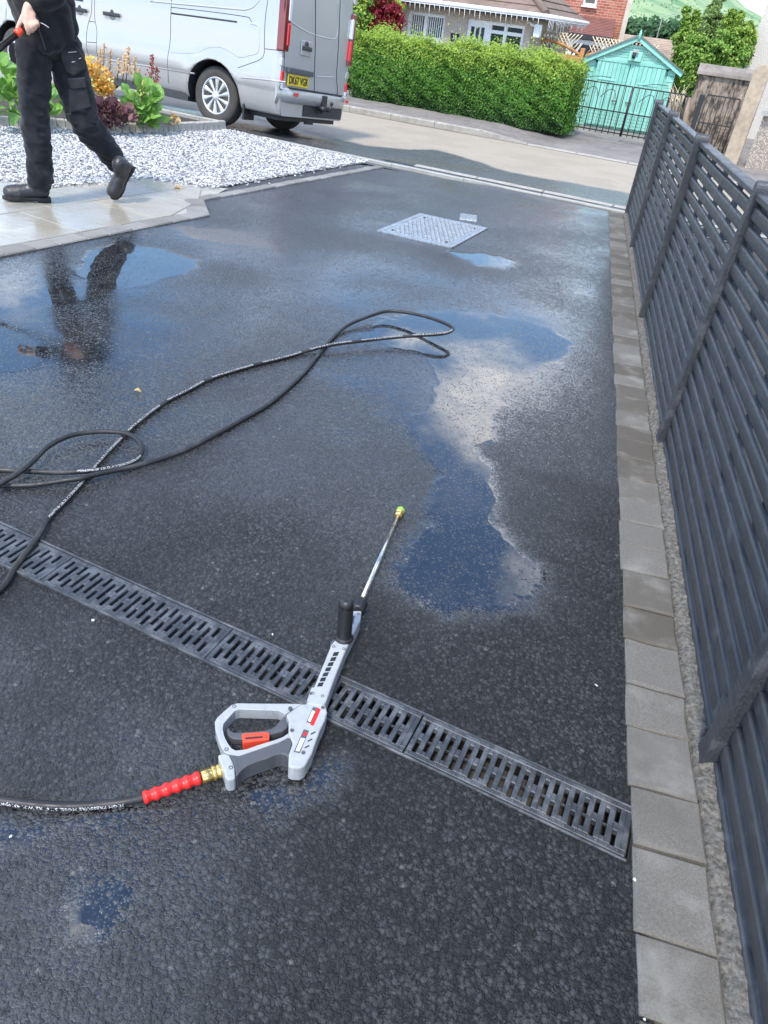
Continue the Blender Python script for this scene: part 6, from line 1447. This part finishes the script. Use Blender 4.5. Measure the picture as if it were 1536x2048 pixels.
x1 = r4(1180, 1290, IQ)[0]; gate('iron_gate', s_-.08, x1, r4(900, 1255, IQ)[1], r4(850, 1625, IQ)[1], -.55, 7, 'black mesh gate against the stained stone wall', None, True, False)
# ---- stained wall, gate pier, pebble-dashed wall and the house at the right
def mat_stain():
    m = NT('stained_render'); geo = m.n('ShaderNodeNewGeometry').outputs['Position']; mp = m.n('ShaderNodeMapping'); mp.inputs['Scale'].default_value = (6, 6, 2.4); m.l(geo, mp.inputs[0]); a = m.noise(2.0, 5, .7, mp.outputs[0]); f = m.noise(40, 4, .7, geo)
    c = m.mix(m.rng(a, .38, .60), (.055, .045, .038), (.34, .27, .21)); c = m.mix(m.rng(a, .62, .72, 0, .9), c, (.62, .57, .48)); c = m.mix(m.rng(f, .4, .7, 0, .3), c, (.12, .1, .085)); m.set(c, .95, 0, .2); m.bump(m.math('ADD', a, m.math('MULTIPLY', f, .5)), .5, .02); return m.mat
WQ = 16.75; s0w, ztw = r4(640, 960, WQ); s1w, _ = r4(1500, 960, WQ)
sw = thing('stone_wall', (s0w+s1w)/2, WQ, -.6, 'dark stained rendered wall with a rounded cope', 'wall'); Lw = s0w-s1w; hW = ztw+.6
MB().box((0, .14, hW/2), (Lw, .28, hW)).build('wall', mat_stain(), sw)
cpp = [(-.06+.20*(1-math.cos(a)), hW+.17*math.sin(a)) for a in np.linspace(0, math.pi, 11)]
MB().prism([(p[0]-.0, p[1]) for p in cpp][::-1], -Lw/2-.04, Lw/2+.04, Matrix(((0, 0, 1, 0), (1, 0, 0, 0), (0, 1, 0, 0), (0, 0, 0, 1)))).build('cope', plain('grey_cope', (.22, .19, .165), .9, var=.4, scale=7, bump=.4), sw)
PQ = 15.75; sp0, zp = r4(1340, 960, PQ); sp1 = r4(1560, 960, PQ)[0]; M_TAN = plain('tan_render', (.40, .32, .235), .9, var=.3, scale=10, bump=.5, bdist=.01)
pr_ = thing('gate_pier', (sp0+sp1)/2, PQ, -.6, 'tan rendered gate pier with rounded top', 'pier'); wP = sp0-sp1
prof = [(-wP/2, 0), (wP/2, 0), (wP/2, zp+.6)]+[(wP/2*math.cos(a), zp+.6+.16*math.sin(a)) for a in np.linspace(.2, math.pi-.2, 9)]+[(-wP/2, zp+.6)]
bevel(MB().prism(prof, -.35, .0, Matrix(((1, 0, 0, 0), (0, 0, -1, 0), (0, 1, 0, 0), (0, 0, 0, 1)))).build('shaft', M_TAN, pr_), .02)
DQ = 15.7; sd0, zd = r4(1440, 1500, DQ); dwl = thing('pebble_dash_wall', sd0, DQ, -.6, 'pebble-dashed garden wall with a pale sill at the right edge', 'wall')
m = NT('pebble_dash'); v = m.vor(42); vc = m.n('ShaderNodeTexVoronoi'); vc.inputs['Scale'].default_value = 42; m.l(m.tc.outputs['Object'], vc.inputs['Vector']); m.set(m.mix(.55, m.mix(m.rng(v, .1, .5), (.55, .43, .38), (.30, .22, .18)), vc.outputs['Color']), .9, 0, .2); 
cc_ = m.mix(m.rng(v, .1, .6), (.60, .53, .45), (.27, .225, .18)); m.set(cc_, .9, 0, .2); m.bump(v, -.8, .02)
MB().box((1.6, .1, (zd+.6)/2), (3.1, .2, zd+.6)).build('wall', m.mat, dwl); MB().bev((1.6, .06, zd+.65), (3.2, .34, .09), .01).build('sill', M_KERBW, dwl)
for i in range(12): MB().tube([(.25+i*.16, .1, zd+.65), (.25+i*.16, .1, zd+1.45)], .012, 6).build('bar', M_IR, dwl)
EQ = 21.5; se, _ = r4(1245, 850, EQ); gh = thing('harled_house', se, EQ, -1.0, 'pale harled house wall at the right edge above the stained wall', 'house')
M_HW = mat_harl('pale_harl', (.50, .46, .40), (.64, .595, .53)); MB().box((3.0, 3.0, 3.5), (6, 6, 7.0)).build('wall', M_HW, gh); MB().prism([(-.3, 7), (6.3, 7), (3, 9.4)], -.2, 6.3, Matrix(((1, 0, 0, 0), (0, 0, 1, 0), (0, 1, 0, 0), (0, 0, 0, 1)))).build('roof', M_TILE, gh); window(2, 3.4, 2.2, 3.6, gh, (.5,), (), 0, y=-.02)
# ---- trees at the right
def c4(a, b): return 1300+a*.15365, b*.15365
def tp(l): return [(*c4(a, b), r*.15365, dq) for a, b, r, dq in l]
M_CON = mat_leaf('conifer_leaf', (.17, .28, .08), (.36, .46, .18), .5, .3); M_BRI = mat_leaf('bright_leaf', (.24, .40, .06), (.48, .62, .16), .45, .4)
bush('conifer_tree', 'tall feathery grey green conifer right of the garage', 'tree', tp([(850, 110, 50, 0), (820, 220, 62, 0), (740, 320, 70, -.2), (870, 330, 75, .1), (780, 450, 90, 0), (680, 520, 80, 0), (890, 20, 45, .2), (880, 480, 80, 0), (780, 150, 35, .1)]), 24.0, -.8, [M_CON, M_LEAFM], [.85, .15], 1500, .11, 31, None, True, .22)
bush('shrub', 'upright bright green shrub with thin shoots beside the garage roof', 'shrub', tp([(470, 140, 32, 0), (475, 230, 36, 0), (470, 320, 42, 0), (600, 180, 30, 0), (600, 270, 36, 0), (470, 420, 60, 0), (560, 420, 70, 0), (380, 470, 60, 0), (520, 520, 90, 0)]), 22.5, -.8, [M_BRI, M_LEAFM], [.8, .2], 700, .07, 32)
bush('shrub', 'bright green shrub leaning against the pale house', 'shrub', tp([(1060, 180, 30, 0), (1010, 270, 36, 0), (1180, 210, 32, 0), (1120, 290, 40, 0), (1270, 420, 70, .3), (1170, 460, 80, 0), (1090, 560, 90, 0), (1230, 560, 90, .2), (1010, 420, 40, 0), (1290, 500, 60, .2)]), 21.0, -.8, [M_BRI, M_LEAFL, M_LEAFM], [.5, .35, .15], 1500, .075, 33)
bush('shrub', 'dense dark green shrub filling the gap behind the stained wall', 'shrub', tp([(480, 720, 120, 0), (620, 680, 130, 0), (760, 700, 130, 0), (900, 660, 130, 0), (1000, 720, 130, .2), (1150, 740, 120, .2), (430, 860, 110, 0), (560, 850, 130, 0), (700, 830, 110, .3), (460, 1000, 110, 0), (480, 1130, 90, 0), (1080, 830, 110, .5)]), 19.6, -.7, [M_LEAFM, M_BRI, M_LEAFD], [.30, .60, .10], 1900, .075, 34)
tw = empty('bare_twigs', fp(1352, 215, 17.6)); tag(tw, 'bare pale twigs between garage and stained wall', 'twigs')
for i in range(22):
    a = fp(1340+random.uniform(-4, 26), 225, 17.6); bq = fp(1345+random.uniform(-8, 36), random.uniform(165, 200), 17.6+random.uniform(-.3, .3)); o = MB().tube([a, a.lerp(bq, .5)+Vector((random.uniform(-.05, .05), 0, .03)), bq], [.010, .007, .003], 4).build('twig', M_LATT, tw); o.matrix_parent_inverse = Matrix.Translation(-tw.location)
wp = empty('weathered_post', fp(1372, 240, 16.6)); tag(wp, 'weathered timber post beside the black gate post', 'post'); b = MB().tube([fp(1362, 300, 16.6), fp(1377, 195, 16.6)], .05, 6).build('post', plain('weathered_timber', (.30, .23, .17), .9, var=.3), wp); b.matrix_parent_inverse = Matrix.Translation(-wp.location)
# ---- far roof, pole, wood and hills
RQ = 44; sr, zr0 = sz(1238, 118, RQ); sr2 = sz(1395, 120, RQ)[0]; zr1 = sz(1300, 76, RQ)[1]; fh = thing('far_house', sr, RQ, -2.5, 'distant house with a tan tiled roof beyond the garage', 'house')
Wd = sr-sr2+3; fr2 = roof_slope(fh, (-3, -.3, zr0+2.5), (Wd, -.3, zr0+2.5), (0, 4.0, zr1-zr0), 14).build('roof', plain('tan_roof_tile', (.34, .25, .18), .9, var=.3, scale=2), fh); MB().box((Wd/2-1.5, 2.2, (zr0+2.5)/2), (Wd+2.6, 4, zr0+2.5)).build('wall', M_HARL, fh)
pq_ = 60; a, bq = fp(1313, 78, pq_), fp(1327, 34, pq_); lp = empty('street_lamp_post', (a.x, a.y, -3)); tag(lp, 'thin distant lamp post above the tan roof', 'lamp post'); o = MB().tube([(a.x, a.y, -3), (a.x, a.y, bq.z), (a.x+.7, a.y-.2, bq.z+.25)], [.05, .035, .03], 6).build('pole', M_KERBW, lp); o.matrix_parent_inverse = Matrix.Translation(-lp.location)
# distant wood (one mass)
rg = np.random.default_rng(8); C = []; 
for i in range(60):
    x = 1225+i*4.2; p = fp(x, 70-rg.uniform(0, 12)+(x-1250)*.10, 95+rg.uniform(-6, 6)); a, d = blob_cloud(rg, p, (1.5, 1.5, 1.2), 120); C.append(a)
C = np.concatenate(C); wd = quads('far_wood', C, np.tile((0, -.5, .8), (len(C), 1)), rg.uniform(.35, .7, len(C)), [mat_leaf('far_wood_leaf', (.03, .085, .03), (.07, .16, .055), .6, .2)], None, 9, .8); tag(wd, 'dark distant wood below the hills', None, None, 'stuff')
# hills
def hill_h(s, q):
    rp = np.interp(s, [-700, -200, -60, 0, 50, 110, 250, 600, 1000], [4, 6, 11, 22, 40, 74, 100, 85, 55]); k = np.clip((q-170)/620, 0, 1); k = k*k*(3-2*k)
    return -6+rp*k*(1+.0)+(10*mnoise.noise((s*.006, q*.006, 1))+5*mnoise.noise((s*.02, q*.02, 4)))*k
Sg = np.linspace(-800, 1000, 90); Qg = np.concatenate([np.linspace(100, 400, 24), np.linspace(410, 900, 40), np.linspace(950, 1600, 8)]); hm = MB()
hm.grid([[tuple(loc(s, q, hill_h(s, min(q, 800))-max(0, q-820)*.25)) for s in Sg[::-1]] for q in Qg])
m = NT('hill_grass'); co = m.tc.outputs['Object']; n1 = m.noise(.012, 5, .6, co); n2 = m.noise(.05, 4, .6, co)
c = m.mix(m.rng(n1, .38, .62), (.15, .26, .13), (.29, .37, .20)); c = m.mix(m.rng(n2, .52, .66, 0, .8), c, (.10, .22, .10)); m.set(c, .95, 0, .2)
tag(hm.build('hills', m.mat), 'green hills beyond the houses', None, None, 'structure')
ht = []; 
for i in range(40):
    s = rg.uniform(10, 150); q = rg.uniform(300, 620); z = hill_h(s, q); a, d = blob_cloud(rg, loc(s, q, z+3), (rg.uniform(3, 6), 4, rg.uniform(3, 5.5)), 60); ht.append(a)
ht = np.concatenate(ht); tag(quads('hillside_scrub', ht, np.tile((0, -.5, .8), (len(ht), 1)), rg.uniform(.6, 1.3, len(ht)), [mat_leaf('scrub_leaf', (.06, .15, .06), (.15, .28, .12), .6, .2)], None, 10, .8), 'scattered scrub on the hillside', None, None, 'stuff')
# ================================================================= SMALL THINGS ON THE DRIVE
lf = empty('dead_leaf', at(278, 783, .004)); tag(lf, 'small curled dry leaf lying on the drive', 'leaf'); o = inst('blade', leaf_mesh('blade', M_BROWNL, 6, 4, .5, 0, .08, 3), lf); o.matrix_local = frame((-.022, 0, .004), (1, .1, .05))@Matrix.Diagonal((.030, .026, .03, 1))
lf = empty('dead_leaf', at(356, 376, .018)); tag(lf, 'tan leaf lying on the patio edge by the gravel', 'leaf'); o = inst('blade', leaf_mesh('blade', M_BROWNL, 6, 4, .3, 0, .08, 4), lf); o.matrix_local = frame((-.04, 0, .004), (1, .1, .05))@Matrix.Diagonal((.08, .08, .08, 1))
for (x, y), lab in (((1268, 1760), 'white pebble by the paver edge below the drain'), ((1288, 2040), 'white pebble on the nearest paver joint'), ((22, 1675), 'tiny white pebble beside the wet hose mark'), ((1192, 1372), 'tiny white pebble on the tarmac left of the pavers'), ((545, 1270), 'white pebble beyond the drain near the side grip'), ((186, 1242), 'white pebble in the drain slots at the left')):
    p = at(x, y, .004); pm = stones_mesh('pebble', [(0, 0, .003)], .0032, .0040, [MG[0]], [1.0], int(x)); o = bpy.data.objects.new('pebble', pm); COL.objects.link(o); o.location = p; tag(o, lab, 'pebble', 'stray pebbles')
